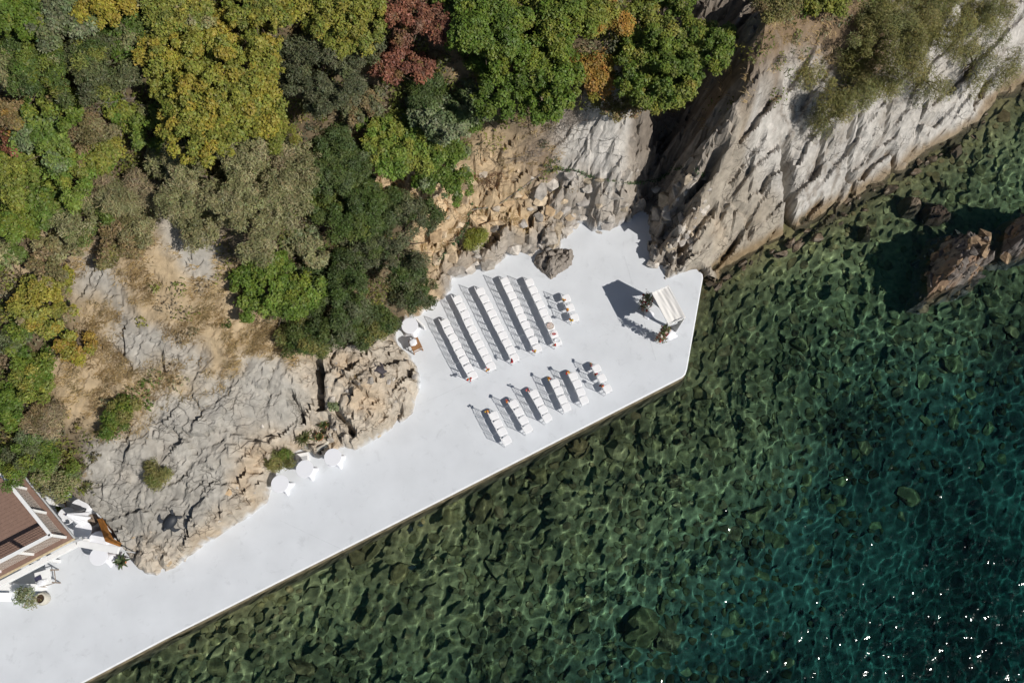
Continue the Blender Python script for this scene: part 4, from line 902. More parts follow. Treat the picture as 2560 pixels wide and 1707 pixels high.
# ------------------------------------------------------------------ wedding chairs
def chair_parts():
    parts = []
    # seat pad: rounded trapezoid, a little wider in front
    out = []
    for k in range(28):
        t = 2 * math.pi * k / 28; c, s_ = math.cos(t), math.sin(t)
        x = .207 * math.copysign(abs(c) ** .42, c); y = .200 * math.copysign(abs(s_) ** .45, s_); y *= 1.0 + .06 * x / .2
        if x > 0: x += .012 * math.cos(min(abs(y) / .22, 1) * 1.57)
        out.append((x, y))
    mb = MB(); n_ = 28; vs = []
    for (z, k) in ((.432, .97), (.445, 1.0), (.468, 1.0), (.482, .965), (.488, .85)): vs += [(x * k, y * k, z) for x, y in out]
    fs = [(r * n_ + i, r * n_ + (i + 1) % n_, (r + 1) * n_ + (i + 1) % n_, (r + 1) * n_ + i) for r in range(4) for i in range(n_)] + [tuple(range(n_ - 1, -1, -1)), tuple(4 * n_ + i for i in range(n_))]
    parts.append(('seat', mb.add(vs, fs).mesh('seat')))
    mb = MB()
    for y in (-.18, .18): mb.bar((-.19, y, .412), (.18, y, .412), .024, .034)
    for x in (-.19, .18): mb.bar((x, -.18, .412), (x, .18, .412), .024, .034)
    parts.append(('seat_frame', mb.mesh('seat_frame')))
    fl = lambda y: MB().tube([(.18, y, 0), (.18, y, .43)], [.011, .015], 6).mesh('leg', True)
    bl = lambda y: MB().tube([(-.225, y, 0), (-.195, y, .25), (-.19, y, .45), (-.215, y, .70), (-.26, y, .93)], [.011, .014, .016, .014, .012], 6).mesh('leg', True)
    for y in (-.185, .185): parts.append(('leg', fl(y)))
    for y in (-.185, .185): parts.append(('leg', bl(y)))
    parts.append(('top_rail', MB().bar((-.258, -.20, .915), (-.258, .20, .915), .018, .024).mesh('top_rail')))
    for z in (.76, .68, .60):
        x = -.19 - .07 * ((z - .45) / .48) ** 1.4
        parts.append(('back_rail', MB().bar((x, -.185, z), (x, .185, z), .010, .012).mesh('back_rail')))
    mb = MB()
    for k in range(6):
        y = -.14 + .056 * k; mb.bar((-.222, y, .76), (-.256, y, .905), .0045)
    parts.append(('spindles', mb.mesh('spindles')))
    mb = MB()
    for y in (-.185, .185):
        parts.append(('stretcher', MB().bar((-.20, y, .22), (.18, y, .20), .013).mesh('stretcher')))
    parts.append(('stretcher', MB().bar((.18, -.185, .27), (.18, .185, .27), .013).mesh('stretcher')))
    parts.append(('stretcher', MB().bar((-.195, -.185, .26), (-.195, .185, .26), .013).mesh('stretcher')))
    for _, m_ in parts: m_.materials.append(M['white_plastic'])
    return parts
CH = chair_parts()
def crop1(x, y): return (980 + x / 2.868, 620 + y / 2.868)
LEFT = [[(383, 535), (408, 590), (437, 642), (463, 694), (489, 747), (517, 802), (548, 860), (578, 912)],
    [(470, 367), (497, 420), (525, 475), (549, 530), (575, 583), (600, 635), (627, 688), (654, 741), (683, 793), (711, 846)],
    [(635, 310), (663, 363), (691, 416), (717, 468), (743, 522), (768, 573), (796, 625), (823, 678), (851, 731), (878, 786)],
    [(811, 238), (835, 290), (860, 340), (885, 392), (908, 445), (932, 497), (957, 551), (984, 605), (1013, 662), (1041, 718)],
    [(986, 245), (1012, 300), (1037, 352), (1062, 405), (1086, 460), (1111, 512), (1134, 562), (1159, 616), (1185, 671)],
    [(1249, 360), (1277, 427), (1309, 498)]]
RIGHT = [[(732, 1200), (760, 1258), (790, 1315), (822, 1376)], [(872, 1117), (908, 1174), (942, 1233), (972, 1293)], [(1018, 1045), (1051, 1101), (1082, 1157), (1112, 1215)],
    [(1168, 967), (1196, 1023), (1223, 1084), (1250, 1140)], [(1299, 919), (1327, 973), (1352, 1030), (1376, 1089)], [(1466, 862), (1504, 932), (1544, 1008)]]
ORD = ['first', 'second', 'third', 'fourth', 'fifth', 'sixth', 'seventh', 'eighth', 'ninth', 'tenth']
ROWN = ['back row', 'second row from back', 'third row from back', 'fourth row from back', 'fifth row from back', 'front row of three']
chairs = {}
def put_chair(px, py, rz, label, grp):
    p = P(px, py, .485); t = thing('white_chair', (p[0], p[1], 0), label, 'chair', grp, rz)
    for nm, me_ in CH: link(nm, me_, t)
    return t
for side_, rows_ in (('rock', LEFT), ('sea', RIGHT)):
    for ri, row in enumerate(rows_):
        a = P(*crop1(*row[0]), .485); b = P(*crop1(*row[-1]), .485); d = (b - a)[:2]; face = math.atan2(d[0], -d[1])     # perpendicular to the row, towards the arch
        for ci_, q_ in enumerate(row):
            k = len(row) - 1 - ci_ if side_ == 'rock' else ci_
            lab = 'white chair, %s from the aisle, %s, %s side' % (ORD[k], ROWN[ri], side_)
            if k == 0: lab = 'white chair at the aisle end, %s, %s side' % (ROWN[ri], side_)
            chairs[side_, ri, ci_] = put_chair(*crop1(*q_), face + rng.normal(0, .035), lab, 'white chairs set out for the ceremony')

# flower bunches tied to the chair backs along the aisle
def blob(seed, r0):
    r = np.random.default_rng(seed); V, F = ico_pts(2); V = V * r0 * (1 + .18 * r.normal(size=(len(V), 1))); return V, F
def bunch(name, loc, cols, r0, n_, label, cat, group=None, parent=None, leafc=((.05, .09, .02), (.08, .12, .03)), spread=1.0):
    r = np.random.default_rng(int(abs(loc[0] * 1000 + loc[1] * 77)))
    t = thing(name, loc, label, cat, group) if parent is None else parent
    for k in range(n_):
        c = np.array(cols[k % len(cols)]); V, F = blob(int(r.integers(1e6)), r0 * r.uniform(.7, 1.2))
        q_ = r.normal(size=3) * r0 * 1.1 * spread
        me_ = np_mesh('blossom', V, F, False, np.clip(c * r.uniform(.7, 1.25, (len(V), 1)), .01, .85)); link('blossom', me_, t, M['petal'], tuple(q_))
    N = 34; u = r.normal(size=(N, 3)); u /= np.linalg.norm(u, axis=1, keepdims=True)
    V = leaf_cloud(u * r0 * 1.9 * spread * r.uniform(.4, 1, (N, 1)), r.normal(size=(N, 3)), np.full(N, r0 * 1.5), .5, r); lc = np.array(leafc)[r.integers(len(leafc), size=N)]
    link('leaf_spray', np_mesh('leaf_spray', V, np.arange(3 * N).reshape(-1, 3), False, np.repeat(lc, 3, 0)), t, M['leaf'])
    return t
RD, OR_, PK, YL, DR = (.55, .03, .03), (.75, .24, .03), (.62, .16, .17), (.75, .46, .06), (.26, .015, .03)
FL = {('rock', 0): [RD, RD, OR_], ('rock', 1): [OR_, YL, RD], ('rock', 2): [RD, PK, DR], ('rock', 3): [YL, OR_, RD], ('rock', 4): [OR_, RD, RD], ('rock', 5): [OR_, DR, YL], ('sea', 0): [OR_, YL, OR_], ('sea', 1): [OR_, PK, RD], ('sea', 2): [RD, PK, OR_], ('sea', 3): [YL, OR_, DR], ('sea', 4): [RD, OR_, YL], ('sea', 5): [RD, OR_, DR]}
for (sd_, ri), cols in FL.items():
    row = (LEFT if sd_ == 'rock' else RIGHT)[ri]
    for ci_ in (range(3) if ri == 5 else [len(row) - 1 if sd_ == 'rock' else 0]):
        ch = chairs[sd_, ri, ci_]; yy = -.20 if sd_ == 'rock' else .20
        w = Matrix.Translation(ch.location) @ Matrix.Rotation(ch.rotation_euler[2], 4, 'Z') @ Vector((-.25, yy * 1.05, .88))
        k = len(row) - 1 - ci_ if sd_ == 'rock' else ci_
        where = 'aisle chair, %s' % ROWN[ri] if ri < 5 else '%s chair from aisle, front row' % ORD[k]
        bunch('flower_bunch', w, cols[ci_ % 3:] + cols[:ci_ % 3] if ri == 5 else cols, .042, 5, 'orange and red flowers on %s, %s side' % (where, sd_), 'flowers', 'flower bunches tied to the aisle chairs')
# things left on the seats of the fifth row
def seat_pos(key, dx=.0, dy=.0, z=.488):
    ch = chairs[key]; return Matrix.Translation(ch.location) @ Matrix.Rotation(ch.rotation_euler[2], 4, 'Z') @ Vector((dx, dy, z))
w = seat_pos(('rock', 4, 6)); t = thing('basket', w, 'round wicker basket of pale petals on a fifth row seat', 'basket')
MB().lathe([(.10, 0), (.165, .0), (.185, .09), (.175, .10), (.16, .085), (.15, .02)], 24).build('wicker_bowl', M['wicker'], t, True)
r_ = np.random.default_rng(5); N = 240; a = r_.uniform(0, 6.28, N); rr = .155 * np.sqrt(r_.random(N)); pts = np.stack([rr * np.cos(a), rr * np.sin(a), .07 + .03 * r_.random(N)], -1)
V = leaf_cloud(pts, np.array([0, 0, 1]) + r_.normal(size=(N, 3)) * .3, np.full(N, .05), .9, r_); pc = np.array([(.78, .72, .68), (.75, .55, .52), (.8, .77, .74), (.72, .62, .50)])[r_.integers(4, size=N)]
o = link('petals', np_mesh('petals', V, np.arange(3 * N).reshape(-1, 3), False, np.repeat(pc, 3, 0)), t, M['petal']); o['kind'] = 'stuff'
w = seat_pos(('rock', 4, 7)); t = thing('plate', w, 'round pale plate of red petals on a fifth row seat', 'plate')
MB().lathe([(.04, .0), (.11, .005), (.15, .025), (.145, .03), (.10, .012), (.03, .012)], 24).build('dish', M['white_plastic'], t, True)
N = 60; pts = np.stack([r_.normal(0, .05, N), r_.normal(0, .03, N), .02 + .03 * r_.random(N)], -1); V = leaf_cloud(pts, np.array([0, 0, 1]) + r_.normal(size=(N, 3)) * .3, np.full(N, .045), .8, r_)
o = link('petals', np_mesh('petals', V, np.arange(3 * N).reshape(-1, 3), False, np.repeat(np.array([(.5, .05, .05), (.6, .25, .22), (.35, .03, .04)])[r_.integers(3, size=N)], 3, 0)), t, M['petal']); o['kind'] = 'stuff'
w = seat_pos(('rock', 4, 8), .02, .04); t = thing('bowl', w, 'empty glassy oval bowl on the aisle seat of the fifth row', 'bowl')
MB().lathe([(.06, .0), (.10, .01), (.125, .05), (.12, .055), (.095, .02), (.05, .015)], 24, fn=lambda r, z, t_: r * (1 + .25 * math.cos(2 * t_))).build('glass_bowl', M['glassy'], t, True)

# ------------------------------------------------------------------ arch with drapes and flowers
AD = P(1650, 843); AA = P(1614.5, 775)
long_ = (AA - AD)[:2]; L_ = 1.78; u_ = long_ / np.linalg.norm(long_); v_ = np.array([u_[1], -u_[0]])   # v: towards the sea
AH, AW = 2.3, .88
cen = (AD[:2] + AA[:2]) / 2 + v_ * AW / 2
arch = thing('wedding_arch', (cen[0], cen[1], 0), 'ivory draped four post wedding arch at the tip of the terrace', 'arch', rz=math.atan2(u_[1], u_[0]))
# local x along the long side (D -> A), local y = -v (front is +y)
def al(x, y, z): return (x, y, z)
hx, hy = L_ / 2, AW / 2
for x in (-hx, hx):
    for y in (-hy, hy): MB().bar((x, y, 0), (x, y, AH), .05).build('post', M['white_paint'], arch)
for y in (-hy, hy): MB().bar((-hx, y, AH), (hx, y, AH), .05).build('beam', M['white_paint'], arch)
for x in (-hx, hx): MB().bar((x, -hy, AH - .002), (x, hy, AH - .002), .046).build('beam', M['white_paint'], arch)
def cloth(name, fn, nu, nv, m_, parent):
    mb = MB(); vs = [fn(i / (nu - 1), j / (nv - 1)) for j in range(nv) for i in range(nu)]
    mb.add(vs, [(j * nu + i, j * nu + i + 1, (j + 1) * nu + i + 1, (j + 1) * nu + i) for j in range(nv - 1) for i in range(nu - 1)])
    o = mb.build(name, m_, parent, True); s_ = o.modifiers.new('thick', 'SOLIDIFY'); s_.thickness = .004; return o
def canopy(s_, t_):
    x = -hx - .03 + (L_ + .06) * s_; y = -hy - .03 + (AW + .06) * t_
    sag = -.10 * math.sin(math.pi * t_) ** 1.0 * (1 - .35 * math.sin(math.pi * s_)) 
    fold = .016 * math.sin(18 * t_ + 3 * s_ + 1.2 * math.sin(2.5 * s_)) * (.3 + .7 * math.sin(math.pi * t_)) + .009 * math.sin(31 * t_ - 5 * s_) * math.sin(math.pi * t_)
    return (x, y, AH + .035 + sag + fold)
cloth('canopy_cloth', canopy, 40, 60, M['ivory_cloth'], arch)
for x_ in (-hx, hx):
    cloth('valance', (lambda xx: lambda s_, t_: (xx * 1.025 + .02 * math.sin(20 * s_), -hy - .03 + (AW + .06) * s_, AH + .03 - t_ * (.14 + .07 * math.sin(3 * math.pi * s_) ** 2)))(x_), 26, 6, M['ivory_cloth'], arch)
def drape(sx):
    def fn(s_, t_):
        z = AH * (1 - t_)
        w = max(0.0, 1 - t_ / .55) + .16 + .26 * float(sstep(.55, 1.0, np.array(t_)))
        w = float(w); span = .84 * min(w, 1.0)
        x = sx * (hx - .03 - span * s_)
        y = -hy - .02 + .05 * math.sin(26 * s_) * (.4 + .6 * t_) + (.22 * t_ ** 3 * (1 if sx < 0 else .5)) * s_
        return (x, y, z + .01)
    return cloth('drape', fn, 36, 30, M['ivory_cloth'], arch)
drape(-1); drape(1)
def pool(cx, cy, rx, ry, seed):
    r = np.random.default_rng(seed); p1 = r.uniform(0, 6, 3)
    def fn(s_, t_):
        a = 2 * math.pi * s_; k = t_ * (1 + .18 * math.sin(3 * a + p1[0]) + .08 * math.sin(7 * a + p1[1]))
        return (cx + rx * k * math.cos(a), cy + ry * k * math.sin(a), .015 + .26 * (1 - t_) ** 1.4 + .035 * abs(math.sin(5 * a + 6 * t_)) * t_)
    return cloth('floor_cloth', fn, 40, 14, M['white_cloth'], arch)
pool(-hx - .02, hy - .42, .26, .50, 1); pool(hx - .30, hy - .02, .34, .24, 2)
fp = arch.matrix_world if False else Matrix.Translation(Vector((cen[0], cen[1], 0))) @ Matrix.Rotation(math.atan2(u_[1], u_[0]), 4, 'Z')
def arr(name, lx, ly, z0, z1, rad, n_, label, seed):
    r = np.random.default_rng(seed); w = fp @ Vector((lx, ly, 0)); t = thing(name, w, label, 'flowers')
    N = 900; zz = r.uniform(z0, z1, N); rr = rad * (1 - .35 * (zz - z0) / (z1 - z0)) * np.sqrt(r.random(N)) * (1 + .4 * r.normal(size=N) ** 2 * .3); a = r.uniform(0, 6.28, N)
    pts = np.stack([rr * np.cos(a), rr * np.sin(a), zz], -1); V = leaf_cloud(pts, r.normal(size=(N, 3)), np.full(N, .10), .45, r)
    lc = np.array([(.10, .15, .04), (.14, .18, .06), (.17, .19, .09), (.16, .06, .04), (.08, .12, .04)])[r.integers(5, size=N)]
    gr_ = link('greenery', np_mesh('greenery', V, np.arange(3 * N).reshape(-1, 3), False, np.repeat(lc, 3, 0)), t, M['leaf']); gr_['kind'] = 'stuff'
    cs = [(.80, .74, .64), (.80, .74, .64), (.62, .35, .28), (.32, .03, .04), (.70, .55, .45), (.40, .06, .05)]
    for k in range(n_):
        z = r.uniform(z0, z1); a = r.uniform(0, 6.28); q_ = rad * r.uniform(.5, 1.05); V, F = blob(int(r.integers(1e6)), r.uniform(.035, .065)); c = np.array(cs[r.integers(len(cs))])
        if z < z0 + .45 and k % 2: c = np.array((.55, .08, .06))
        link('blossom', np_mesh('blossom', V, F, False, np.clip(c * r.uniform(.75, 1.15, (len(V), 1)), .01, .85)), t, M['petal'], (q_ * math.cos(a), q_ * math.sin(a), z))
    MB().tube([(0, 0, max(z0 - .4, 0)), (.02, .02, z1 * .9)], [.03, .02], 5).build('stem', M['bark'], t)
arr('flower_arrangement', hx + .06, hy + .05, .30, 1.85, .32, 40, 'tall green, white and dark red flowers on the rock side arch post', 11)
arr('flower_arrangement', -hx - .04, hy + .07, .15, 2.1, .25, 44, 'tall green, white and red flowers on the sea side arch post', 12)

# ------------------------------------------------------------------ round tables under stretch covers
def cocktail(name, px, py, label, h=1.10, r0=.415, m_='white_cloth', rz=0.0, group='round tables under white stretch covers'):
    p = P(px, py, h); t = thing(name, (p[0], p[1], 0), label, 'table', group, rz)
    def fn(r, z, t_):
        k = 1 - z / h; f = max(0.0, (k - .5) / .5) ** 1.6
        return r * (1 + f * (.42 * abs(math.cos(2 * t_)) ** 6 - .30 * (1 - abs(math.cos(2 * t_)))))
    prof = [(.335, .0), (.315, .10), (.28, .25), (.245, .42), (.225, .55), (.25, .72), (.32, .90), (r0 - .015, h - .06), (r0, h - .045)]
    prof = [(r * (r0 / .415), z * (h / 1.1) if z < .95 else z) for r, z in prof]
    MB().lathe(prof, 48, fn=fn, close=False).build('skirt', M[m_], t, True)
    MB().lathe([(r0 + .001, h - .046), (r0 + .003, h - .03), (r0 + .003, h - .008), (r0 - .006, h)], 48).build('table_top', M[m_], t)
    for k in range(4):
        a = math.pi / 2 * k; MB().tube([(.16 * math.cos(a), .16 * math.sin(a), .25), (.36 * math.cos(a), .36 * math.sin(a), .012)], [.02, .02], 6).build('foot', M['white_plastic'], t)
    return t
g1 = 'cocktail tables along the rock'
cocktail('cocktail_table', 699.5, 1208.7, 'white covered cocktail table nearest the house of three along the rock', rz=.35)
cocktail('cocktail_table', 761.4, 1171.3, 'white covered cocktail table in the middle of three along the rock', rz=.42)
cocktail('cocktail_table', 831.8, 1142.2, 'white covered cocktail table nearest the chairs of three along the rock', rz=.55)
cocktail('cocktail_table', 1024.5, 813.7, 'white covered round table under the tree behind the back row', rz=.5)
cocktail('cocktail_table', 246, 1390, 'white round table in front of the white beam by the agave', rz=.3)
cocktail('cocktail_table', 206, 1325, 'white round table, sunlit, stored behind the beam near the parasol', rz=.9)
cocktail('cocktail_table', 166, 1289, 'white round table stored against the roof deck corner', rz=.1, h=1.02)
cocktail('low_table', 243, 1349, 'low white round table stored between the rusty panel and the beam', h=.72, r0=.40, rz=.2)
cocktail('low_table', 196, 1268, 'low white round table stored behind the closed parasol', h=.62, r0=.40, rz=.2)

# ------------------------------------------------------------------ closed parasol
pb = P(232, 1299); t = thing('parasol', pb, 'closed white parasol standing beside the rusty panel', 'parasol')
MB().tube([(0, 0, 0), (0, 0, 2.75)], .022, 8).build('pole', M['old_wood'], t)
MB().lathe([(.05, 2.55), (.10, 2.3), (.17, 1.9), (.24, 1.45), (.33, 1.0)], 40, fn=lambda r, z, a: r * (1 + .18 * math.cos(8 * a) * (2.7 - z) / 1.5), close=False).build('closed_canopy', M['white_cloth'], t, True)
MB().lathe([(.0, 2.72), (.035, 2.70), (.03, 2.62), (.06, 2.56), (.0, 2.54)], 12).build('finial', M['dark_box'], t, True)
MB().lathe([(.28, 0), (.28, .05), (.06, .07), (.05, .25)], 20).build('foot', M['old_wood'], t)

# ------------------------------------------------------------------ plants in pots
def rosette(parent, n_, L, droop, cols, seed, z=0.0, wid=.035, name='leaf'):
    r = np.random.default_rng(seed)
    for k in range(n_):
        a = k * 2.399 + r.normal(0, .15); el = .25 + 1.05 * (k / n_) ; l_ = L * r.uniform(.8, 1.1); pts = []; S_ = 5
        mb = MB(); vs = []
        for i in range(S_):
            q_ = i / (S_ - 1); rad = l_ * q_ * math.cos(el); zz = z + l_ * q_ * math.sin(el) - droop * l_ * q_ * q_; w_ = wid * math.sin(math.pi * min(.12 + q_ * .88, 1)) + .002
            c = Vector((rad * math.cos(a), rad * math.sin(a), zz)); sv = Vector((-math.sin(a), math.cos(a), 0)) * w_
            vs += [c - sv, c + Vector((0, 0, -.012)), c + sv]
        fs = []
        for i in range(S_ - 1):
            for j in range(2): fs.append((i * 3 + j, i * 3 + j + 1, (i + 1) * 3 + j + 1, (i + 1) * 3 + j))
        me_ = np_mesh(name, [tuple(v) for v in vs], fs, True, np.array(cols[k % len(cols)]) * r.uniform(.8, 1.2)); link(name, me_, parent, M['leaf'])
def pot(parent, r, h, m_='terracotta', z=0.0):
    o = MB().lathe([(r * .62, z), (r * .70, z + .02), (r * .95, z + h * .85), (r * 1.05, z + h * .86), (r * 1.05, z + h), (r * .92, z + h), (r * .9, z + h * .88)], 24, close=False).build('pot', M[m_], parent, True)
    MB().lathe([(.001, z + h * .87), (r * .9, z + h * .87)], 20, close=False).build('soil', M['earth'], o)
def potted(px, py, label, n_, L, cols, r=.17, h=.28, m_='terracotta', droop=.45, seed=1, wid=.035, name='potted_plant', cat='plant'):
    p = on_ground(px, py) if ground(*P(px, py)[:2]) > .02 else P(px, py)
    t = thing(name, p, label, cat); pot(t, r, h, m_); rosette(t, n_, L, droop, cols, seed, h * .85, wid); return t
AG = [(.07, .10, .04), (.10, .13, .06), (.05, .08, .035)]; CY = [(.06, .085, .02), (.09, .105, .03), (.12, .12, .045)]
potted(310, 1404, 'dark green agave in a terracotta pot at the corner of the rock', 26, .52, AG, .2, .3, seed=3, wid=.05)
potted(762, 1095, 'large spiky cycad in the rock niche above the tables', 40, .62, CY, .2, .12, seed=4, wid=.03, droop=.6)
potted(801, 1094, 'smaller spiky plant in a terracotta pot, middle of the rock niche', 24, .38, CY, .2, .32, seed=5)
potted(811, 1064, 'spiky plant at the back of the rock niche', 30, .48, CY + AG[1:2], .18, .26, seed=6, wid=.025, droop=.5)
potted(160, 1268, 'leafy plant in a terracotta pot beside the roof deck', 26, .40, GRN, .22, .3, seed=7, wid=.06)
# olive tree in a beige pot
p = P(115, 1496); t = thing('potted_olive', p, 'small olive tree in a round beige pot by the white wall', 'potted tree')
MB().lathe([(.19, 0), (.27, .08), (.31, .28), (.27, .50), (.235, .56), (.20, .56), (.19, .48)], 32, close=False).build('pot', M['beige_pot'], t, True)
MB().lathe([(.001, .49), (.195, .49)], 20, close=False).build('soil', M['earth'], t)
MB().tube([(0, 0, .45), (.03, .02, .85), (-.02, .0, 1.25)], [.022, .018, .012], 6).build('trunk', M['bark'], t)
link('crown', crown_mesh(77, .50, .40, GRG + OLV[:2], 'fine', .55, .25), t, M['leaf'], (0, 0, 1.45))
# curved kerb of the niche
kp = [on_ground(a, b) for a, b in ((826, 1088), (822, 1103), (810, 1116), (795, 1123), (775, 1126), (755, 1122))]
t = tag(MB().tube([(q_[0], q_[1], q_[2] + .06) for q_ in kp], [.07, .10, .11, .11, .10, .07], 7).build('niche_kerb', M['beige_pot'], None, True), 'pale curved kerb edging the niche of spiky plants', 'kerb')

# ------------------------------------------------------------------ turtle sculptures on the rock
def turtle(px, py, rz, s_, m_, label):
    p = on_ground(px, py); mb = MB(); z0 = ground(p[0], p[1])
    t = thing('turtle_sculpture', (p[0], p[1], z0 + .07), label, 'sculpture', 'turtle sculptures on the rocks', rz)
    gx_ = [(ground(p[0] + d, p[1]) - ground(p[0] - d, p[1])) / (2 * d) for d in (.4,)][0]; gy_ = [(ground(p[0], p[1] + d) - ground(p[0], p[1] - d)) / (2 * d) for d in (.4,)][0]
    nrm = Vector((-gx_, -gy_, 1)).normalized(); t.rotation_euler = (nrm.to_track_quat('Z', 'Y') @ Matrix.Rotation(rz, 3, 'Z').to_quaternion()).to_euler()
    sh = MB(); n_ = 28; vs = []
    for (k, z) in ((1.0, .0), (1.02, .03), (.9, .09), (.6, .14), (.25, .165)):
        vs += [(.40 * s_ * k * math.cos(2 * math.pi * i / n_) * (1 + .08 * math.cos(2 * math.pi * i / n_)), .28 * s_ * k * math.sin(2 * math.pi * i / n_), z * s_ * 1.3) for i in range(n_)]
    fs = [(r * n_ + i, r * n_ + (i + 1) % n_, (r + 1) * n_ + (i + 1) % n_, (r + 1) * n_ + i) for r in range(4) for i in range(n_)] + [tuple(range(n_ - 1, -1, -1)), tuple(4 * n_ + i for i in range(n_))]
    sh.add(vs, fs).build('shell', m_, t, True)
    MB().tube([(.34 * s_, 0, .04), (.47 * s_, .02, .06), (.55 * s_, .03, .05)], [.09 * s_, .085 * s_, .04 * s_], 10).build('head', m_, t, True)
    for sy in (-1, 1):
        pol = [(.24, .20), (.34, .33), (.30, .48), (.16, .57), (.0, .60), (.06, .53), (.16, .42), (.12, .25)]
        MB().prism([(x * s_, y * s_ * sy) for x, y in (pol if sy > 0 else pol[::-1])], .0, .035).build('front_flipper', m_, t)
        pol = [(-.28, .14), (-.34, .26), (-.48, .33), (-.52, .27), (-.44, .18), (-.38, .08)]
        MB().prism([(x * s_, y * s_ * sy) for x, y in (pol if sy > 0 else pol[::-1])], .0, .03).build('rear_flipper', m_, t)
turtle(428, 1303, math.radians(200), .95, M['slate'], 'black turtle sculpture on the bare grey rock above the walkway')
turtle(950, 926, math.radians(250), .72, M['plum'], 'dark turtle sculpture in a hollow of the rock outcrop')

# ------------------------------------------------------------------ small furniture
def stand_table(px, py, rz, w, d, h, label, m_top, m_leg, name='wooden_table'):
    p = P(px, py, h); t = thing(name, (p[0], p[1], 0), label, 'table', rz=rz)
    MB().box((0, 0, h - .02), (w, d, .04)).build('table_top', m_top, t, bevel=.006)
    for x in (-1, 1):
        for y in (-1, 1): MB().bar((x * (w / 2 - .04), y * (d / 2 - .04), h - .045), (x * (w / 2 - .02), y * (d / 2 - .02), 0), .045).build('leg', m_leg, t)
    for y in (-1, 1): MB().bar((-w / 2 + .04, y * (d / 2 - .03), h * .45), (w / 2 - .04, y * (d / 2 - .03), h * .45), .03).build('stretcher', m_leg, t)
    for x in (-1, 1): MB().bar((x * (w / 2 - .03), -d / 2 + .05, h * .46), (x * (w / 2 - .03), d / 2 - .05, h * .46), .03).build('stretcher', m_leg, t)
    return t, p
t, p = stand_table(1038, 860, math.radians(26), .52, .60, .62, 'brown wooden side table at the end of the back row', M['wood'], M['wood'])
def linen(px, py, z, s_, rz, label, seed, name='folded_cloth', m_='white_cloth', thick=.07):
    p = P(px, py, z); r = np.random.default_rng(seed); V, F = ico_pts(3); V = V * (1 + .10 * r.normal(size=(len(V), 1)))
    V = np.sign(V) * np.abs(V) ** .7 * np.array([s_ * 1.15, s_, thick]) + np.array([0, 0, thick * .9])
    o = link(name, np_mesh(name, V, F, True), None, M[m_], V3(p), (0, 0, rz)); tag(o, label, 'cloth'); return o
linen(1033, 857, .62, .17, .4, 'crumpled white cloth on the brown wooden side table', 3)
t, p = stand_table(107, 1444, math.radians(17), .70, .66, .86, 'white topped table on wooden legs beside the roof deck', M['white_paint'], M['old_wood'])
o = MB().box((0, 0, .02), (.30, .20, .04)).build('folder', M['dark_box'], None, loc=V3(P(96, 1445, .862)), rot=(0, 0, .5), bevel=.004); tag(o, 'dark blue folder lying on the white topped table', 'folder')
linen(103, 1457, .86, .15, .2, 'white napkins piled on the white topped table', 9, 'napkin_pile', thick=.05)
o = MB().box((0, 0, .02), (.22, .16, .04)).build('paper_box', M['white_plastic'], None, loc=V3(P(113, 1452, .862)), rot=(0, 0, .25), bevel=.004); tag(o, 'flat white box at the edge of the white topped table', 'box')
# low walls painted white
def low_wall(pts, h, th, label, m_='white_paint', name='low_wall', z=-.05):
    a, b = P(*pts[0], h), P(*pts[1], h); c = (a + b) / 2; d = (b - a)[:2]; L = float(np.hypot(*d)); rz = math.atan2(d[1], d[0])
    t = thing(name, (c[0], c[1], 0), label, 'wall', rz=rz); MB().box((0, 0, (h - .03 + z) / 2), (L, th, h - .03 - z)).build('wall', M[m_], t, bevel=.01); MB().box((0, 0, h - .0145), (L + .02, th + .02, .028)).build('coping', M['white_paint'], t, bevel=.006)
    return t
low_wall(((1041, 796), (1061, 816)), .5, .08, 'short white stub wall beside the table under the tree')
low_wall(((88, 1468), (-60, 1464)), 1.0, .30, 'low white wall below the roof deck by the potted olive')
p = P(758, 1144); t = thing('step_block', (p[0], p[1], 0), 'small white painted step with a grey hatch behind the tables', 'step', rz=.2)
MB().box((0, 0, .10), (.62, .42, .2)).build('block', M['white_paint'], t, bevel=.02); MB().box((.04, -.08, .215), (.40, .2, .025), rx=-.12).build('hatch', M['grey_paint'], t)
p = P(8, 1492, .7); t = thing('white_stool', (p[0], p[1], 0), 'white stool at the left picture edge below the low wall', 'stool')
MB().box((0, 0, .42), (.40, .40, .05)).build('seat', M['white_plastic'], t, bevel=.01); MB().box((-.19, 0, .68), (.03, .40, .45)).build('backrest', M['white_plastic'], t, bevel=.008)
for x in (-.17, .17):
    for y in (-.17, .17): MB().bar((x, y, 0), (x, y, .40), .035).build('leg', M['white_plastic'], t)
# rusty steel planter sheet against the rock
t = thing('rusty_panel', P(262, 1335), 'rust orange folded steel panel between the stored tables and the rock', 'panel')
ro = Vector(t.location)
q_ = [P(243, 1297, .75), P(255, 1294, 1.15), P(281, 1344, 1.15), P(263, 1352, .75)]; q2 = [P(263, 1352.5, .75), P(281, 1344.5, 1.15), P(303, 1357, 1.0), P(298, 1365, .65)]
for nm, qq_ in (('steel_sheet', q_), ('steel_sheet', q2)):
    top = [Vector(map(float, v)) - ro for v in qq_]; mb = MB(); mb.add(top + [v + Vector((.02, -.02, -.03)) for v in top], [(0, 3, 2, 1), (4, 5, 6, 7), (0, 1, 5, 4), (1, 2, 6, 5), (2, 3, 7, 6), (3, 0, 4, 7)]); mb.build(nm, M['rust'], t)
    lo = [top[0], top[3], Vector((top[3].x, top[3].y, 0)), Vector((top[0].x, top[0].y, 0))]; mb = MB(); mb.add(lo + [v + Vector((.03, .0, 0)) for v in lo], [(0, 1, 2, 3), (7, 6, 5, 4), (0, 4, 5, 1), (1, 5, 6, 2), (2, 6, 7, 3), (3, 7, 4, 0)]); mb.build('steel_front', M['rust'], t)

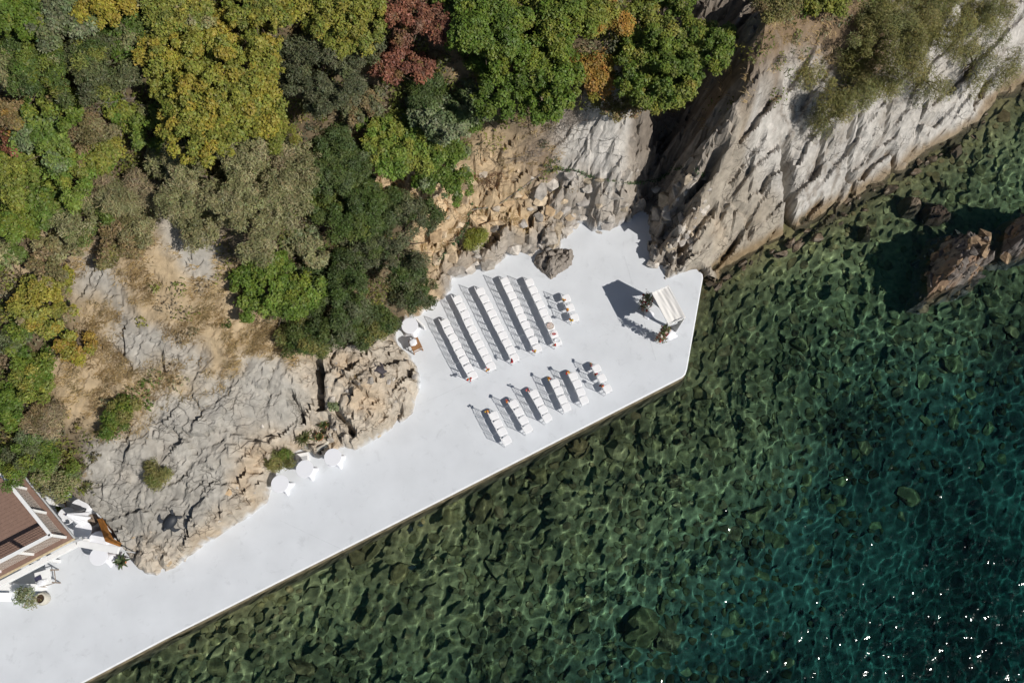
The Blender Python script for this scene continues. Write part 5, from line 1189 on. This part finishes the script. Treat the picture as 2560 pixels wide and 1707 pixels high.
# ------------------------------------------------------------------ house: roof deck with railing, beams
ZD = 3.0
C0 = P(182, 1345, ZD)[:2]; Ue = P(0, 1440, ZD)[:2] - C0; Ue /= np.linalg.norm(Ue); Ve = P(102, 1247, ZD)[:2] - C0; Ve /= np.linalg.norm(Ve)
house = thing('house', (C0[0], C0[1], 0), 'white house with a brown plank roof deck and white railing', 'house')
def hp(a, b, z): q_ = Ue * a + Ve * b; return Vector((float(q_[0]), float(q_[1]), z))
def slab(a0, a1, b0, b1, z0, z1, nm, m_, par=house):
    pts = [hp(a0, b0, 0), hp(a1, b0, 0), hp(a1, b1, 0), hp(a0, b1, 0)]; return MB().prism([(v.x, v.y) for v in pts[::-1]], z0, z1).build(nm, m_, par)
dk = slab(.02, 9, .02, 7, ZD - .22, ZD - .03, 'roof_slab', M['grey_paint'])
slab(.0, 9, .0, .27, ZD - .028, ZD, 'border_board', M['deck'], dk); slab(.0, .24, .275, 7, ZD - .028, ZD, 'border_board', M['deck'], dk)
b_ = .275; k = 0
while b_ < 7:
    slab(.245, 9, b_, b_ + .172, ZD - .028, ZD - .002 * (k % 2), 'deck_board', M['deck'], dk); b_ += .179; k += 1
MB().bar(hp(-.0, -.035, ZD - .10), hp(9, -.035, ZD - .10), .07, .10).build('fascia_board', M['fascia'], house)
MB().bar(hp(-.05, -.0, ZD - .08), hp(-.05, 7, ZD - .08), .06, .10).build('gutter', M['grey_paint'], house)
slab(2.2, 9, 2.0, 7, 0, ZD - .23, 'house_wall', M['white_paint'])
for a, b in ((.25, .25), (2.1, .25), (4.2, .25), (.25, 2.6), (.25, 5.0)): MB().bar(hp(a, b, 0), hp(a, b, ZD - .23), .14).build('deck_post', M['white_paint'], house)
RH = 1.25
def railing(p0, p1, n_, first):
    rl = MB().bar(p0 + Vector((0, 0, RH)), p1 + Vector((0, 0, RH)), .15, .05).build('top_rail', M['white_paint'], house)
    for k in range(first, n_ + 1):
        a = p0.lerp(p1, k / n_); MB().bar(a, a + Vector((0, 0, RH - .026)), .11).build('railing_post', M['white_paint'], house)
    for k in range(n_):
        a, b = p0.lerp(p1, k / n_), p0.lerp(p1, (k + 1) / n_); mb = MB()
        for j in range(1, 14): q_ = a.lerp(b, j / 14); mb.bar(q_ + Vector((0, 0, .06)), q_ + Vector((0, 0, RH - .06)), .009)
        for j in range(0, 10): z = .06 + (RH - .12) * j / 9; mb.bar(a + Vector((0, 0, z)), b + Vector((0, 0, z)), .010)
        mb.build('wire_mesh', M['rail_wire'], house)
cr_ = hp(.22, .20, ZD)
railing(cr_, hp(7.7, .20, ZD), 5, 0); railing(cr_, hp(.22, 6.2, ZD), 4, 1)
def beam(name, a, b, w, h, label):
    c = (a + b) / 2; d = b - a; t = thing(name, (c[0], c[1], 0), label, 'beam'); o_ = Vector((c[0], c[1], 0))
    MB().bar(Vector(map(float, a)) - o_, Vector(map(float, b)) - o_, w, h).build('beam_body', M['white_paint'], t, bevel=.01); return t, o_
a = P(192, 1360, 2.45); b = P(0, 1460, 2.45); dd = (b - a) / np.linalg.norm(b - a)
t, o_ = beam('pergola_beam', a, b + dd * 3, .24, .22, 'long white beam running below the edge of the roof deck')
b2 = P(297, 1376, 2.45); a2 = P(188, 1356, 2.45)
t, o_ = beam('pergola_beam', a2 + (b2 - a2) * .06, b2, .30, .18, 'short white beam reaching from the deck corner to the rock')
MB().bar(Vector((b2[0] - .06, b2[1] + .02, 0)) - o_, Vector((b2[0] - .06, b2[1] + .02, 2.36)) - o_, .045).build('post', M['grey_paint'], t)
q_ = P(186, 1352, 2.75); t = thing('floodlight', q_, 'small grey floodlight at the corner of the roof deck', 'lamp')
MB().box((.1, .02, 0), (.34, .09, .07), rz=.35).build('bracket', M['grey_paint'], t); MB().box((.28, .10, .02), (.10, .16, .10), rz=.35).build('lamp_head', M['grey_paint'], t)

# ------------------------------------------------------------------ ivy garland and pole on the rocks
def garland(pts, label, seed, r0=.018, leaf=True, m_='bark', name='ivy_garland', cat='garland', per=70):
    w = [on_ground(a, b) for a, b in pts]; base = w[0]; t = thing(name, base, label, cat); o_ = Vector(map(float, base)); r = np.random.default_rng(seed)
    line = [Vector(map(float, q_)) - o_ + Vector((0, 0, .16)) for q_ in w]; MB().tube(line, r0, 5).build('rope', M[m_], t)
    if leaf:
        cs = []
        for p0, p1 in zip(line[:-1], line[1:]):
            n_ = int((p1 - p0).length * per)
            for k in range(n_): q_ = p0.lerp(p1, r.random()); cs.append((q_.x + r.normal(0, .06), q_.y + r.normal(0, .06), q_.z + r.normal(0, .05)))
        cs = np.array(cs); V = leaf_cloud(cs, r.normal(size=cs.shape) + np.array([0, 0, .8]), np.full(len(cs), .085), .8, r)
        lc = np.array([(.04, .12, .04), (.06, .15, .05), (.05, .10, .04), (.10, .17, .06)])[r.integers(4, size=len(cs))]
        link('ivy_leaves', np_mesh('ivy_leaves', V, np.arange(len(V)).reshape(-1, 3), False, np.repeat(lc, 3, 0)), t, M['leaf'])
garland([(1085, 665), (1110, 640), (1140, 607), (1160, 585), (1171, 560), (1173, 535), (1180, 512)], 'green ivy garland climbing the rocks behind the back rows', 1, per=110)
garland([(1180, 528), (1215, 523), (1250, 512), (1300, 478), (1350, 440)], 'thin straw coloured pole with sparse ivy over the orange bank', 2, .03, True, 'dead_twig', 'garden_pole', 'pole', 20)
garland([(1365, 430), (1395, 425), (1440, 432), (1480, 446), (1530, 455), (1570, 462), (1600, 460), (1650, 450), (1690, 425), (1740, 430), (1760, 445)], 'long green ivy garland strung across the white rock and gully', 3, per=60)

# faint seams in the painted concrete
M['seam'] = mat('seam', (.56, .585, .61), .7, .2, noise=.1, nscale=4)
for (a, b) in (((1047, 1012), (1238, 926)), ((1238, 926), (1420, 846)), ((700, 1300), (860, 1375)), ((1560, 640), (1640, 900))):
    p0, p1 = P(*a), P(*b); q_ = MB().bar((p0[0], p0[1], .002), (p1[0], p1[1], .002), .022, .005).build('joint', M['seam'], terr)
